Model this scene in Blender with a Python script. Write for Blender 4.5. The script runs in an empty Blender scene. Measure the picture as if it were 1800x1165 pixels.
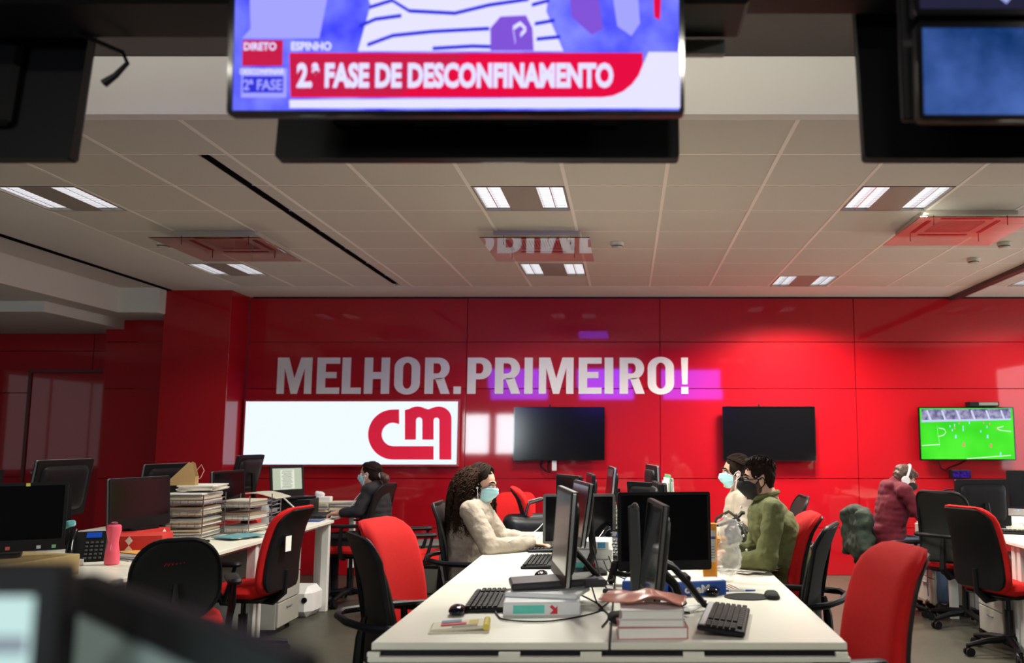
import bpy, math, random
from mathutils import Vector, Matrix, Euler, noise
from mathutils.geometry import tessellate_polygon
random.seed(7)
C = bpy.context.scene.collection
PI = math.pi
def R(d): return math.radians(d)

# ------------------------------------------------------------------ camera, world, exposure
F_PX, CX, CY, HORIZ, CAM_H = 1557.0, 1102.0, 582.0, 772.0, 1.415
PITCH = math.atan((HORIZ - CY) / F_PX)
cam_d = bpy.data.cameras.new('camera'); cam = bpy.data.objects.new('camera', cam_d); C.objects.link(cam)
cam.location = (0, 0, CAM_H)
cam.rotation_euler = (PI / 2 + PITCH, 0, 0)
cam_d.sensor_width = 36; cam_d.lens = F_PX / 1800 * 36
cam_d.shift_x = (900 - CX) / 1800; cam_d.shift_y = (CY - 582.5) / 1800
cam_d.clip_start = 0.02
cam_d.dof.use_dof = True; cam_d.dof.focus_distance = 5.2; cam_d.dof.aperture_fstop = 2.2
bpy.context.scene.camera = cam
sc = bpy.context.scene
sc.view_settings.view_transform = 'Standard'; sc.view_settings.look = 'None'
sc.view_settings.gamma = 1.0; sc.view_settings.exposure = 0.16
w = bpy.data.worlds.new('world'); sc.world = w; w.use_nodes = True
w.node_tree.nodes['Background'].inputs[0].default_value = (0.05, 0.05, 0.06, 1)
w.node_tree.nodes['Background'].inputs[1].default_value = 0.15

def ray(px, py):
    x = (px - CX) / F_PX; u = (CY - py) / F_PX; s = math.sin(PITCH); c = math.cos(PITCH)
    return x, c - u * s, s + u * c
def at_y(px, py, Y):
    r = ray(px, py); t = Y / r[1]; return Vector((r[0] * t, Y, CAM_H + r[2] * t))
def at_z(px, py, Z=.74):
    r = ray(px, py); t = (Z - CAM_H) / r[2]; return Vector((r[0] * t, r[1] * t, Z))

# ------------------------------------------------------------------ materials
MT = {}
def mat(name, col, rough=.5, metal=0, coat=0, noise_amt=.06, nscale=30, bump=0, bscale=200, spec=.5, trans=0, emis=None, estr=0, ior=1.45, alpha=1, sheen=0):
    if name in MT: return MT[name]
    m = bpy.data.materials.new(name); m.use_nodes = True; nt = m.node_tree; b = nt.nodes['Principled BSDF']
    b.inputs['Base Color'].default_value = (*col, 1); b.inputs['Roughness'].default_value = rough
    b.inputs['Metallic'].default_value = metal; b.inputs['Coat Weight'].default_value = coat
    b.inputs['Coat Roughness'].default_value = .04
    b.inputs['Specular IOR Level'].default_value = spec; b.inputs['Transmission Weight'].default_value = trans
    b.inputs['IOR'].default_value = ior; b.inputs['Alpha'].default_value = alpha
    b.inputs['Sheen Weight'].default_value = sheen
    tc = nt.nodes.new('ShaderNodeTexCoord')
    if noise_amt:
        n = nt.nodes.new('ShaderNodeTexNoise'); n.inputs['Scale'].default_value = nscale; n.inputs['Detail'].default_value = 3
        nt.links.new(tc.outputs['Object'], n.inputs['Vector'])
        mx = nt.nodes.new('ShaderNodeMixRGB'); mx.inputs[1].default_value = (*[c * (1 - noise_amt) for c in col], 1)
        mx.inputs[2].default_value = (*[min(1, c * (1 + noise_amt)) for c in col], 1)
        nt.links.new(n.outputs['Fac'], mx.inputs[0]); nt.links.new(mx.outputs[0], b.inputs['Base Color'])
    if bump:
        n2 = nt.nodes.new('ShaderNodeTexNoise'); n2.inputs['Scale'].default_value = bscale; n2.inputs['Detail'].default_value = 4
        nt.links.new(tc.outputs['Object'], n2.inputs['Vector'])
        bp = nt.nodes.new('ShaderNodeBump'); bp.inputs['Strength'].default_value = bump; bp.inputs['Distance'].default_value = .01
        nt.links.new(n2.outputs['Fac'], bp.inputs['Height']); nt.links.new(bp.outputs[0], b.inputs['Normal'])
    if emis:
        b.inputs['Emission Color'].default_value = (*emis, 1); b.inputs['Emission Strength'].default_value = estr
    MT[name] = m; return m
def emat(name, col, s, tex=None):
    """a screen or lamp that gives off light"""
    if name in MT: return MT[name]
    m = bpy.data.materials.new(name); m.use_nodes = True; nt = m.node_tree
    for n in list(nt.nodes): nt.nodes.remove(n)
    o = nt.nodes.new('ShaderNodeOutputMaterial'); e = nt.nodes.new('ShaderNodeEmission')
    e.inputs[0].default_value = (*col, 1); e.inputs[1].default_value = s; nt.links.new(e.outputs[0], o.inputs[0])
    if tex:
        tc = nt.nodes.new('ShaderNodeTexCoord'); n = nt.nodes.new('ShaderNodeTexNoise'); n.inputs['Scale'].default_value = tex[0]
        n.inputs['Detail'].default_value = tex[3] if len(tex) > 3 else 2
        nt.links.new(tc.outputs['Object'], n.inputs['Vector']); r = nt.nodes.new('ShaderNodeValToRGB')
        r.color_ramp.elements[0].position = .35; r.color_ramp.elements[0].color = (*tex[1], 1)
        r.color_ramp.elements[1].position = .65; r.color_ramp.elements[1].color = (*tex[2], 1)
        nt.links.new(n.outputs['Fac'], r.inputs[0]); nt.links.new(r.outputs[0], e.inputs[0])
    MT[name] = m; return m
red_wall = mat('red_lacquer', (.38, .004, .010), .38, coat=.85, spec=.12, noise_amt=.05, nscale=2, bump=.05, bscale=2.5)
tile_m = mat('ceiling_tile', (.56, .53, .46), .85, noise_amt=.03, nscale=300, bump=.1, bscale=400)
tgrid_m = mat('ceiling_grid', (.80, .76, .68), .5, noise_amt=0)
slot_m = mat('slot_black', (.006, .006, .007), 1, spec=0, noise_amt=0)
plaster = mat('plaster', (.68, .65, .59), .85, noise_amt=.03, nscale=5)
darkceil = mat('dark_ceiling', (.10, .08, .07), .8)
blackp = mat('black_plastic', (.006, .006, .007), .45, bump=.05, bscale=600, spec=.24)
blackg = mat('black_gloss', (.006, .006, .007), .08, noise_amt=0)
screen_off = mat('screen_off', (.004, .004, .005), .12, noise_amt=0, spec=.35)
blackf = mat('black_fabric', (.014, .014, .014), .9, bump=.3, bscale=700)
meshback = mat('chair_mesh', (.011, .012, .010), .5, spec=.3, bump=.35, bscale=900)
redf = mat('red_fabric', (.56, .012, .012), .9, noise_amt=.12, nscale=60, bump=.3, bscale=500, spec=.25)
greyp = mat('grey_plastic', (.20, .21, .21), .4)
silver = mat('silver_metal', (.45, .46, .46), .3, metal=.8)
steel = mat('wire_steel', (.5, .5, .52), .25, metal=1)
desk_m = mat('desk_laminate', (.78, .77, .67), .38, noise_amt=.02, nscale=8)
deskleg_m = mat('desk_leg_white', (.72, .72, .68), .4, noise_amt=.02)
cab_m = mat('cabinet_grey', (.34, .33, .29), .45, noise_amt=.03)
white_m = mat('white_plastic', (.78, .78, .76), .4, noise_amt=.02)
paper = mat('paper', (.80, .79, .74), .8, noise_amt=.04, nscale=50)
news_m = mat('newsprint', (.55, .52, .42), .85, noise_amt=.3, nscale=90)
card = mat('cardboard', (.42, .27, .11), .8, noise_amt=.1)
redbox = mat('red_carton', (.62, .03, .02), .5)
bluem = mat('blue_carton', (.02, .09, .42), .5)
teal = mat('teal_print', (.12, .62, .52), .5)
floor_m = mat('floor_vinyl', (.052, .050, .036), .42, noise_amt=.25, nscale=9, bump=.15, bscale=60)
glass_m = mat('acrylic', (.97, .97, .97), .01, trans=1, noise_amt=0, ior=1.49)
clear_m = mat('clear_plastic', (.85, .86, .86), .15, noise_amt=0, alpha=.30, bump=.3, bscale=40)

# ------------------------------------------------------------------ mesh builder
def rot(rx=0, ry=0, rz=0): return Euler((R(rx), R(ry), R(rz))).to_matrix().to_4x4()
def TR(x=0, y=0, z=0): return Matrix.Translation((x, y, z))
class B:
    def __init__(s): s.v = []; s.f = []; s.m = []; s.mi = 0; s.M = Matrix.Identity(4)
    def add(s, vs, fs, M=None):
        k = len(s.v); T = s.M @ M if M is not None else s.M
        s.v += [T @ Vector(p) for p in vs]; s.f += [tuple(i + k for i in f) for f in fs]; s.m += [s.mi] * len(fs); return s
    def box(s, c, d, bev=0, M=None):
        hx, hy, hz = d[0] / 2, d[1] / 2, d[2] / 2; T = TR(*c)
        if M is not None: T = T @ M
        if bev <= 0:
            vs = [(x, y, z) for x in (-hx, hx) for y in (-hy, hy) for z in (-hz, hz)]
            fs = [(0, 1, 3, 2), (4, 6, 7, 5), (0, 4, 5, 1), (2, 3, 7, 6), (0, 2, 6, 4), (1, 5, 7, 3)]
            return s.add(vs, fs, T)
        b = min(bev, hx * .95, hy * .95, hz * .95); vs = []; idx = {}
        for sx in (-1, 1):
            for sy in (-1, 1):
                for sz in (-1, 1):
                    for a in range(3):
                        p = [sx * (hx - b), sy * (hy - b), sz * (hz - b)]; p[a] = (sx, sy, sz)[a] * (hx, hy, hz)[a]
                        idx[(sx, sy, sz, a)] = len(vs); vs.append(tuple(p))
        fs = []
        for a in range(3):
            o1, o2 = (a + 1) % 3, (a + 2) % 3
            for sg in (-1, 1):
                q = []
                for (u, v) in ((-1, -1), (1, -1), (1, 1), (-1, 1)):
                    k = [0, 0, 0]; k[a] = sg; k[o1] = u; k[o2] = v; q.append(idx[(*k, a)])
                fs.append(tuple(q if sg > 0 else q[::-1]))
            for u in (-1, 1):
                for v in (-1, 1):
                    k0 = [0, 0, 0]; k0[a] = -1; k0[o1] = u; k0[o2] = v; k1 = k0[:]; k1[a] = 1
                    q = [idx[(*k0, o1)], idx[(*k1, o1)], idx[(*k1, o2)], idx[(*k0, o2)]]
                    fs.append(tuple(q if u * v > 0 else q[::-1]))
        for sx in (-1, 1):
            for sy in (-1, 1):
                for sz in (-1, 1):
                    q = [idx[(sx, sy, sz, a)] for a in range(3)]
                    fs.append(tuple(q if sx * sy * sz > 0 else q[::-1]))
        return s.add(vs, fs, T)
    def cyl(s, p0, p1, r0, r1=None, n=12, caps=True):
        return s.tube([p0, p1], [r0, r0 if r1 is None else r1], n, caps)
    def tube(s, pts, r, n=8, caps=True, closed=False):
        pts = [Vector(p) for p in pts]; N = len(pts); rs = r if isinstance(r, (list, tuple)) else [r] * N
        vs = []; fs = []; up = None
        for i, p in enumerate(pts):
            if closed: t = pts[(i + 1) % N] - pts[i - 1]
            else: t = pts[min(i + 1, N - 1)] - pts[max(i - 1, 0)]
            t = t.normalized() if t.length > 1e-9 else Vector((0, 0, 1))
            if up is None: up = t.cross(Vector((.3, .1, 1) if abs(t.z) < .9 else (1, .2, 0))).normalized()
            a = (up - t * up.dot(t)); a = a.normalized() if a.length > 1e-6 else t.orthogonal().normalized(); up = a; b = t.cross(a)
            vs += [p + (a * math.cos(2 * PI * k / n) + b * math.sin(2 * PI * k / n)) * rs[i] for k in range(n)]
        for i in range(N if closed else N - 1):
            j = (i + 1) % N
            for k in range(n): fs.append((i * n + k, i * n + (k + 1) % n, j * n + (k + 1) % n, j * n + k))
        if caps and not closed: fs.append(tuple(range(n))[::-1]); fs.append(tuple((N - 1) * n + k for k in range(n)))
        return s.add(vs, fs)
    def ell(s, c, r, M=None, nu=16, nv=10):
        if not isinstance(r, (list, tuple)): r = (r, r, r)
        vs = [(0, 0, -r[2])]; fs = []
        for i in range(1, nv):
            a = -PI / 2 + PI * i / nv
            for k in range(nu): vs.append((r[0] * math.cos(a) * math.cos(2 * PI * k / nu), r[1] * math.cos(a) * math.sin(2 * PI * k / nu), r[2] * math.sin(a)))
        vs.append((0, 0, r[2])); L = len(vs) - 1
        for k in range(nu):
            k2 = (k + 1) % nu; fs.append((0, 1 + k2, 1 + k)); fs.append((L, L - nu + k, L - nu + k2))
            for i in range(nv - 2): fs.append((1 + i * nu + k, 1 + i * nu + k2, 1 + (i + 1) * nu + k2, 1 + (i + 1) * nu + k))
        T = TR(*c)
        if M is not None: T = T @ M
        return s.add(vs, fs, T)
    def cap(s, p0, p1, r0, r1=None, n=14):
        """capsule between two points"""
        r1 = r0 if r1 is None else r1; p0 = Vector(p0); p1 = Vector(p1); t = (p1 - p0).normalized(); pts = []; rs = []
        for a in (85, 60, 35, 12): pts.append(p0 - t * r0 * math.sin(R(a))); rs.append(r0 * math.cos(R(a)))
        for a in (12, 35, 60, 85): pts.append(p1 + t * r1 * math.sin(R(a))); rs.append(r1 * math.cos(R(a)))
        return s.tube(pts, rs, n)
    def lathe(s, prof, n=20, M=None):
        vs = []; fs = []; N = len(prof)
        for (r, z) in prof: vs += [(r * math.cos(2 * PI * k / n), r * math.sin(2 * PI * k / n), z) for k in range(n)]
        for i in range(N - 1):
            for k in range(n): fs.append((i * n + k, i * n + (k + 1) % n, (i + 1) * n + (k + 1) % n, (i + 1) * n + k))
        fs.append(tuple(range(n))[::-1]); fs.append(tuple((N - 1) * n + k for k in range(n)))
        return s.add(vs, fs, M)
    def prism(s, poly, t, M=None, holes=()):
        """polygon in local xy, extruded from z=0 to z=t"""
        loops = [poly] + list(holes); flat = [p for l in loops for p in l]; n = len(flat)
        tris = tessellate_polygon([[Vector((x, y, 0)) for x, y in l] for l in loops])
        vs = [(x, y, 0) for x, y in flat] + [(x, y, t) for x, y in flat]; fs = []
        for a, b, c in tris:
            A, Bq, Cq = flat[a], flat[b], flat[c]
            if (Bq[0] - A[0]) * (Cq[1] - A[1]) - (Bq[1] - A[1]) * (Cq[0] - A[0]) < 0: a, b, c = a, c, b
            fs.append((c, b, a)); fs.append((a + n, b + n, c + n))
        k = 0
        for li, l in enumerate(loops):
            ar = sum(l[i][0] * l[(i + 1) % len(l)][1] - l[(i + 1) % len(l)][0] * l[i][1] for i in range(len(l)))
            ccw = ar > 0
            for i in range(len(l)):
                a, b = k + i, k + (i + 1) % len(l)
                q = (a, b, b + n, a + n)
                fs.append(q if ccw == (li == 0) else q[::-1])
            k += len(l)
        return s.add(vs, fs, M)
    def pad(s, w, h, t, M=None, bend=None, rc=.07, n=14, taper=1.0, edge=None, wob=0):
        """cushion: width along local x, height along local y, thickness along z"""
        edge = edge or t * .6; vs = []; fs = []; A = [math.sin(PI / 2 * (2 * i / n - 1)) for i in range(n + 1)]
        for side in (1, -1):
            for b in A:
                y = b * h / 2; hw = w / 2 * (1 + (taper - 1) * (b + 1) / 2); d = (abs(y) - (h / 2 - rc)) / rc
                if d > 0: hw -= rc * (1 - math.sqrt(max(0, 1 - d * d)))
                for a in A:
                    x = a * hw; de = min(hw - abs(x), h / 2 - abs(y)); q = max(0, min(1, de / edge)); tt = t / 2 * math.sqrt(max(0, 1 - (1 - q) ** 2))
                    z = side * tt + (bend(x, y) if bend else 0)
                    if wob: z += wob * noise.noise(Vector((x * 14, y * 14, 3)))
                    vs.append((x, y, z))
        m = n + 1
        for sd in range(2):
            o = sd * m * m
            for j in range(n):
                for i in range(n):
                    q = (o + j * m + i, o + j * m + i + 1, o + (j + 1) * m + i + 1, o + (j + 1) * m + i); fs.append(q if sd == 0 else q[::-1])
        rim = [i for i in range(n)] + [n + j * m for j in range(n)] + [n * m + n - i for i in range(n)] + [(n - j) * m for j in range(n)]
        for k in range(len(rim)): a, b = rim[k], rim[(k + 1) % len(rim)]; fs.append((b, a, a + m * m, b + m * m))
        return s.add(vs, fs, M)
    def done(s, name, mats, parent=None, ang=38, flat=False):
        me = bpy.data.meshes.new(name); me.from_pydata([tuple(p) for p in s.v], [], s.f)
        for m in (mats if isinstance(mats, (list, tuple)) else [mats]): me.materials.append(m)
        me.polygons.foreach_set('material_index', s.m)
        if not flat:
            me.polygons.foreach_set('use_smooth', [True] * len(s.f)); me.set_sharp_from_angle(angle=R(ang))
        me.update(); o = bpy.data.objects.new(name, me); C.objects.link(o)
        if parent is not None: o.parent = parent
        return o
def rr(w, h, r, n=5):
    p = []
    for cx, cy, a0 in ((w / 2 - r, h / 2 - r, 0), (-w / 2 + r, h / 2 - r, 90), (-w / 2 + r, -h / 2 + r, 180), (w / 2 - r, -h / 2 + r, 270)):
        for k in range(n + 1): a = R(a0 + 90 * k / n); p.append((cx + r * math.cos(a), cy + r * math.sin(a)))
    return p
def tag(o, label, cat, group=None):
    o['label'] = label; o['category'] = cat
    if group: o['group'] = group
    return o
def thing(name, label, cat, loc=(0, 0, 0), rz=0, group=None, rx=0, ry=0):
    o = bpy.data.objects.new(name, None); o.empty_display_size = .1; C.objects.link(o)
    o.location = loc; o.rotation_euler = (R(rx), R(ry), R(rz)); return tag(o, label, cat, group)
def struct(o): o['kind'] = 'structure'; return o
def dup(root, loc, rz=0, label=None, group=None, rx=0, ry=0):
    r = root.copy(); C.objects.link(r); r.location = loc; r.rotation_euler = (R(rx), R(ry), R(rz))
    if label: r['label'] = label
    if group: r['group'] = group
    for ch in list(root.children):
        c = ch.copy(); C.objects.link(c); c.parent = r
        for g in list(ch.children): d = g.copy(); C.objects.link(d); d.parent = c
    return r
def fuse(b, name, mats, parent=None, vox=.006, sm=3, disp=None, fac=.5):
    """merge overlapping closed shapes into one continuous skin"""
    o = b.done(name, mats, None, flat=True); C.objects.unlink(o); tmp = bpy.data.collections.new('tmp'); C.children.link(tmp); tmp.objects.link(o)
    m = o.modifiers.new('r', 'REMESH'); m.mode = 'VOXEL'; m.voxel_size = vox; m.use_smooth_shade = True
    if sm: q = o.modifiers.new('s', 'SMOOTH'); q.iterations = sm; q.factor = fac
    dg = bpy.context.evaluated_depsgraph_get(); me = bpy.data.meshes.new_from_object(o.evaluated_get(dg)); me.name = name
    bpy.data.objects.remove(o); bpy.data.collections.remove(tmp)
    if disp:
        amp, sc_, *ax = disp; st = ax[0] if ax else (1, 1, 1)
        N = [v.normal.copy() for v in me.vertices]
        for v, nn in zip(me.vertices, N):
            p = v.co; q = Vector((p.x * sc_ * st[0], p.y * sc_ * st[1], p.z * sc_ * st[2]))
            v.co = p + nn * amp * (noise.noise(q) + .5 * noise.noise(q * 2.1))
    me.polygons.foreach_set('use_smooth', [True] * len(me.polygons)); me.update()
    ob = bpy.data.objects.new(name, me); C.objects.link(ob)
    if parent is not None: ob.parent = parent
    return ob
# ------------------------------------------------------------------ room shell
ZC = 2.952; YW = 9.527; XR = 6.2; XL = -8.6; YB = -6.5; ZN = 3.24
struct(B().box(((XL + XR) / 2, (YB + 10.2) / 2, -.03), (XR - XL, 10.2 - YB, .06)).done('floor', floor_m, flat=True))
# ceiling: tiles with a grid, one mesh; cells that hold lights or cooling units stay open
xs = [-3.92, -3.37, -2.77, -2.17, -1.57, -.97, -.37, .23, .83, 1.43, 2.03, 2.63, 3.23, 3.83, 4.43, 5.03, 5.63, XR]
ys = [4.14, 4.67, 5.27, 5.87, 6.47, 7.07, 7.67, 8.27, 8.85]
LIGHTS = [(0, 2), (0, 6), (5, 2), (5, 6), (9, 2), (9, 7), (13, 7)]
UNITS = [(1, 4), (5, 4), (10, 3)]
b = B()
for i in range(len(xs) - 1):
    for j in range(len(ys) - 1):
        if (i, j) in LIGHTS or (i, j) in UNITS: continue
        x0, x1, y0, y1 = xs[i], xs[i + 1], ys[j], ys[j + 1]
        if j == 0 or i == len(xs) - 2: pass
        segs = [(x0, x1)]
        if i == 2 and j >= 1: segs = [(x0, -2.335), (-2.285, x1)]   # shadow slot
        for a, c in segs: b.box(((a + c) / 2, (y0 + y1) / 2, ZC + .012), (c - a - .012, y1 - y0 - .012, .02), .002)
b.mi = 1
for x in xs: b.box((x, (4.14 + 8.85) / 2, ZC + .006), (.022, 8.85 - 4.14, .012))
for y in ys: b.box(((-3.92 + XR) / 2, y, ZC + .008), (XR + 3.92, .012, .012))
b.mi = 2; b.box((-2.31, 6.69, ZC + .004), (.034, 4.0, .010))
b.mi = 3; b.box(((XL + XR) / 2, 7.28, ZC + .17), (XR - XL, 6.2, .1))
struct(b.done('ceiling', [tile_m, tgrid_m, slot_m, plaster], flat=True))
# smooth plaster border along the red wall and to the left of the tiles, with the dark slot
b = B()
b.box(((-3.92 + XR) / 2, (8.85 + 9.7) / 2, ZC + .06), (XR + 3.92, .85, .12))
b.box(((-4.72 - 3.92) / 2, (4.064 + 9.7) / 2, ZC + .06), (.80, 9.7 - 4.064, .12))
b.box(((-5.18 - 4.77) / 2, (4.064 + 9.7) / 2, ZC + .06), (.41, 9.7 - 4.064, .12))
b.box((-6.9, 7.1, 2.7 + .2), (3.42, 6.2, .4))                # lower soffit on the left (bottom at 2.70)
b.box((-4.99, 9.27, 2.7 + .15), (.42, .66, .3))
b.box((-7.0, 9.15, 2.6 + .1), (3.1, 1.9, .2))                 # lower box by the left doors
b.mi = 1; b.box((-4.745, 6.9, ZC + .055), (.06, 5.4, .12))
b.mi = 0; b.box(((XL + XR) / 2, 4.1, (ZC + ZN) / 2 + .2), (XR - XL, .07, ZN - ZC + .4))   # step up to the higher ceiling
struct(b.done('ceiling', [plaster, slot_m], flat=True))
struct(B().box(((XL + XR) / 2, (YB + 4.064) / 2, ZN + .06), (XR - XL, 4.064 - YB, .12)).done('ceiling', darkceil, flat=True))
# back wall of red lacquered panels with real joints
def panels(b, x0, x1, vx, hz, y, zt, th=.03, ax='x'):
    X = [x0] + [v for v in vx if x0 < v < x1] + [x1]; Z = [0] + [z for z in hz if z < zt] + [zt]; g = .006
    for i in range(len(X) - 1):
        for j in range(len(Z) - 1):
            w_, h_ = X[i + 1] - X[i] - g, Z[j + 1] - Z[j] - g; c = ((X[i] + X[i + 1]) / 2, (Z[j] + Z[j + 1]) / 2)
            tl = rot(random.uniform(-.12, .12), 0, random.uniform(-.12, .12)) if ax == 'x' else None
            if ax == 'x': b.box((c[0], y + th / 2, c[1]), (w_, th, h_), .002, tl)
            else: b.box((y + th / 2, c[0], c[1]), (th, w_, h_), .002)
HZ = [.486, 1.001, 1.955, 2.46]
b = B(); panels(b, -4.10, XR, [-1.73, .357, 2.462, 4.55], HZ, YW, ZC)
b.mi = 1; b.box(((XR - 4.06) / 2, YW + .06, ZC / 2), (XR + 4.06, .05, ZC))
b.box(((XR - 4.06) / 2, YW - .004, ZC - .008), (XR + 4.06, .016, .016))
struct(b.done('wall_back', [red_wall, blackp], flat=True))
b = B(); b.box((-4.445, 9.3, ZC / 2), (.69, .44, ZC), .003)
struct(b.done('wall_column', red_wall, flat=True))
b = B(); panels(b, -5.63, -4.75, [-9], HZ, YW, 2.7)
b.box((-5.64, 9.75, 1.35), (.02, .42, 2.7))
struct(b.done('wall_recess', red_wall, flat=True))
b = B(); panels(b, XL, -6.0, [-8.7], [.486, 1.001, 1.93, 2.40], 9.92, 2.6); panels(b, -6.0, -5.6, [], [2.0, 2.40], 9.92, 2.6)
b.mi = 1; b.box((-7.1, 9.98, 1.3), (3.1, .05, 2.6))
struct(b.done('wall_far_left', [red_wall, blackp], flat=True))
dz = at_y(52, 655, 9.9).z
d = B(); d.box((-6.15, 9.9, dz / 2 + .003), (1.0, .03, dz - .01), .003)
d = struct(d.done('door_1', red_wall, flat=True))
b = B(); b.box((-6.66, 9.895, dz / 2), (.035, .05, dz)); b.box((-6.15, 9.895, dz + .015), (1.06, .05, .03)); b.done('door_frame', mat('dark_red_frame', (.10, .006, .008), .4), d)
B().ell((-6.55, 9.87, 1.05), .018).cyl((-6.55, 9.89, 1.05), (-6.55, 9.87, 1.05), .008).done('door_knob', silver, d)
wall_dk = mat('side_wall_paint', (.16, .15, .14), .7)
struct(B().box((XL - .05, 1.8, 1.65), (.1, 16.8, 3.3)).done('wall_left', wall_dk, flat=True))
struct(B().box((XR + .05, 1.8, 1.65), (.1, 16.8, 3.3)).done('wall_right', mat('right_wall_paint', (.30, .27, .24), .7), flat=True))
struct(B().box(((XL + XR) / 2, YB - .05, 1.65), (XR - XL, .1, 3.3)).done('wall_front', wall_dk, flat=True))
# two tall bright windows far behind the camera: they show as white patches in the lacquer
vir = 2 * YW - YB
for k, px in enumerate((838, 893)):
    X = (px - CX) / F_PX * vir; wz = 1.62
    f = struct(B().box((X, YB + .02, wz), (.80, .05, 1.22)).done('window_%d' % (k + 1), white_m, flat=True))
    B().box((X, YB + .05, wz), (.68, .02, 1.10)).done('pane', emat('daylight_pane', (.85, .95, 1), 26), f, flat=True)

# unseen side windows beyond both picture edges, added mainly to light the ceiling
for nme, X, y0, y1, z0, z1, st in (('window_3', XR - .01, 4.3, 8.7, .95, 2.55, 3.6), ('window_4', XL + .01, 4.6, 7.6, 1.0, 2.3, .6)):
    f = struct(B().box((X, (y0 + y1) / 2, (z0 + z1) / 2), (.06, y1 - y0 + .12, z1 - z0 + .12)).done(nme, white_m, flat=True))
    n = 3
    for k in range(n):
        yy = y0 + (y1 - y0) * (k + .5) / n
        B().box((X - math.copysign(.035, X), yy, (z0 + z1) / 2), (.01, (y1 - y0) / n - .08, z1 - z0)).done('pane', emat('side_fill_light_%d' % st, (.95, .97, 1), st), f, flat=True)
# curtain rail at the right
tag(B().box((3.52, 7.6, ZC - .02), (.05, 3.8, .04), .003).box((3.60, 7.6, ZC - .012), (.03, 3.8, .024)).done('curtain_rail', mat('rail_brown', (.05, .02, .02), .4), None), 'dark double curtain rail running across the right ceiling to the red wall', 'rail')

# ------------------------------------------------------------------ ceiling lights
tube_m = emat('light_louvre', (1, .98, .95), 1.6)
louv_m = mat('louvre_metal', (.75, .75, .78), .15, metal=.9, noise_amt=0)
def ceiling_light(i, j, label, power, col=(1, .97, .86), spread=150, at=None):
    x0, x1, y0, y1 = at or (xs[i], xs[i + 1], ys[j], ys[j + 1]); cx, cy = (x0 + x1) / 2, (y0 + y1) / 2; W, D = x1 - x0 - .03, y1 - y0 - .03
    t = thing('ceiling_light', label, 'ceiling light', (cx, cy, ZN - .1 if at else ZC), 0, 'recessed louvred ceiling lights')
    b = B(); s_ = W / 2 - .015
    ps = W * .30
    b.box((0, 0, .006), (W * .38, D, .012)); b.box((-W / 2 + .004, 0, .006), (.012, D, .016)); b.box((W / 2 - .004, 0, .006), (.012, D, .016))
    b.box((0, D / 2, .004), (W, .012, .012)); b.box((0, -D / 2, .004), (W, .012, .012)); b.box((0, 0, .085), (W, D, .01))
    b.done('housing', mat('light_housing', (.30, .27, .23), .5), t)
    for sx in (-1, 1):
        c0 = sx * (W / 2 - ps / 2 - .006)
        for q in (-1, 1):
            cx_ = c0 + q * ps * .25
            B().box((cx_, 0, .035), (ps * .44, D - .02, .008)).done('lamp_strip', tube_m, t, flat=True)
        b = B(); b.box((c0, 0, .018), (.006, D, .034))
        for e in (-1, 1): b.box((c0 + e * ps / 2, 0, .018), (.005, D, .034))
        for k in range(13): b.box((c0, -D / 2 + D * (k + .5) / 13, .024), (ps, .0025, .018))
        b.done('louvre', louv_m, t, flat=True)
        ld = bpy.data.lights.new('lamp_glow', 'AREA'); ld.shape = 'RECTANGLE'; ld.size = ps * .9; ld.size_y = D * .9; ld.energy = power / 2; ld.color = col; ld.spread = R(spread)
        lo = bpy.data.objects.new('lamp_glow', ld); C.objects.link(lo); lo.parent = t; lo.location = (c0, 0, -.004)
    return t
ceiling_light(0, 2, 'twin louvred ceiling light nearest the left edge of the picture', 9, spread=120)
ceiling_light(0, 6, 'twin louvred ceiling light with a glaring edge, below the left air conditioner', 7, spread=120)
ceiling_light(5, 2, 'large central louvred ceiling light in front of the middle air conditioner', 80)
ceiling_light(5, 6, 'small bright louvred ceiling light between middle air conditioner and red wall', 42)
ceiling_light(9, 2, 'louvred ceiling light left of the green tinted air conditioner', 85)
ceiling_light(9, 7, 'louvred ceiling light close to the wall above the right blank television', 135, (1, .85, .75), 140)
ceiling_light(13, 7, 'ceiling light cut off by the right edge beyond the curtain rail', 40, spread=140)

for k, (x, e) in enumerate(((-2.2, 45), (.1, 70), (2.4, 70))):
    ceiling_light(0, 0, 'ceiling light of the higher dark ceiling near the camera, ' + ('left one', 'middle one', 'right one')[k], e, (1, .95, .80), 180, at=(x - .3, x + .3, -1.3, -.7))
for k, (x, e) in enumerate(((-2.3, 3), (.1, 5), (2.5, 7))):  # unseen tube lamps added to brighten the plaster step
    t = thing('step_fill_lamp', 'fill lamp added under the higher ceiling to light the plaster step, ' + ('left one', 'middle one', 'right one')[k], 'lamp', (x, 2.9, 3.17), 0, 'added fill lamps at the plaster step')
    B().box((0, -.03, 0), (1.4, .05, .05), .01).done('lamp_body', blackp, t); B().box((0, -.03, .045), (.05, .03, .06)).done('ceiling_bracket', blackp, t)
    ld = bpy.data.lights.new('lamp_glow', 'AREA'); ld.shape = 'RECTANGLE'; ld.size = 1.9; ld.size_y = .04; ld.energy = e; ld.color = (1, .95, .78); ld.spread = R(110)
    lo = bpy.data.objects.new('lamp_glow', ld); C.objects.link(lo); lo.parent = t; lo.location = (0, .0, 0); lo.rotation_euler = (R(90), 0, 0)
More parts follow.
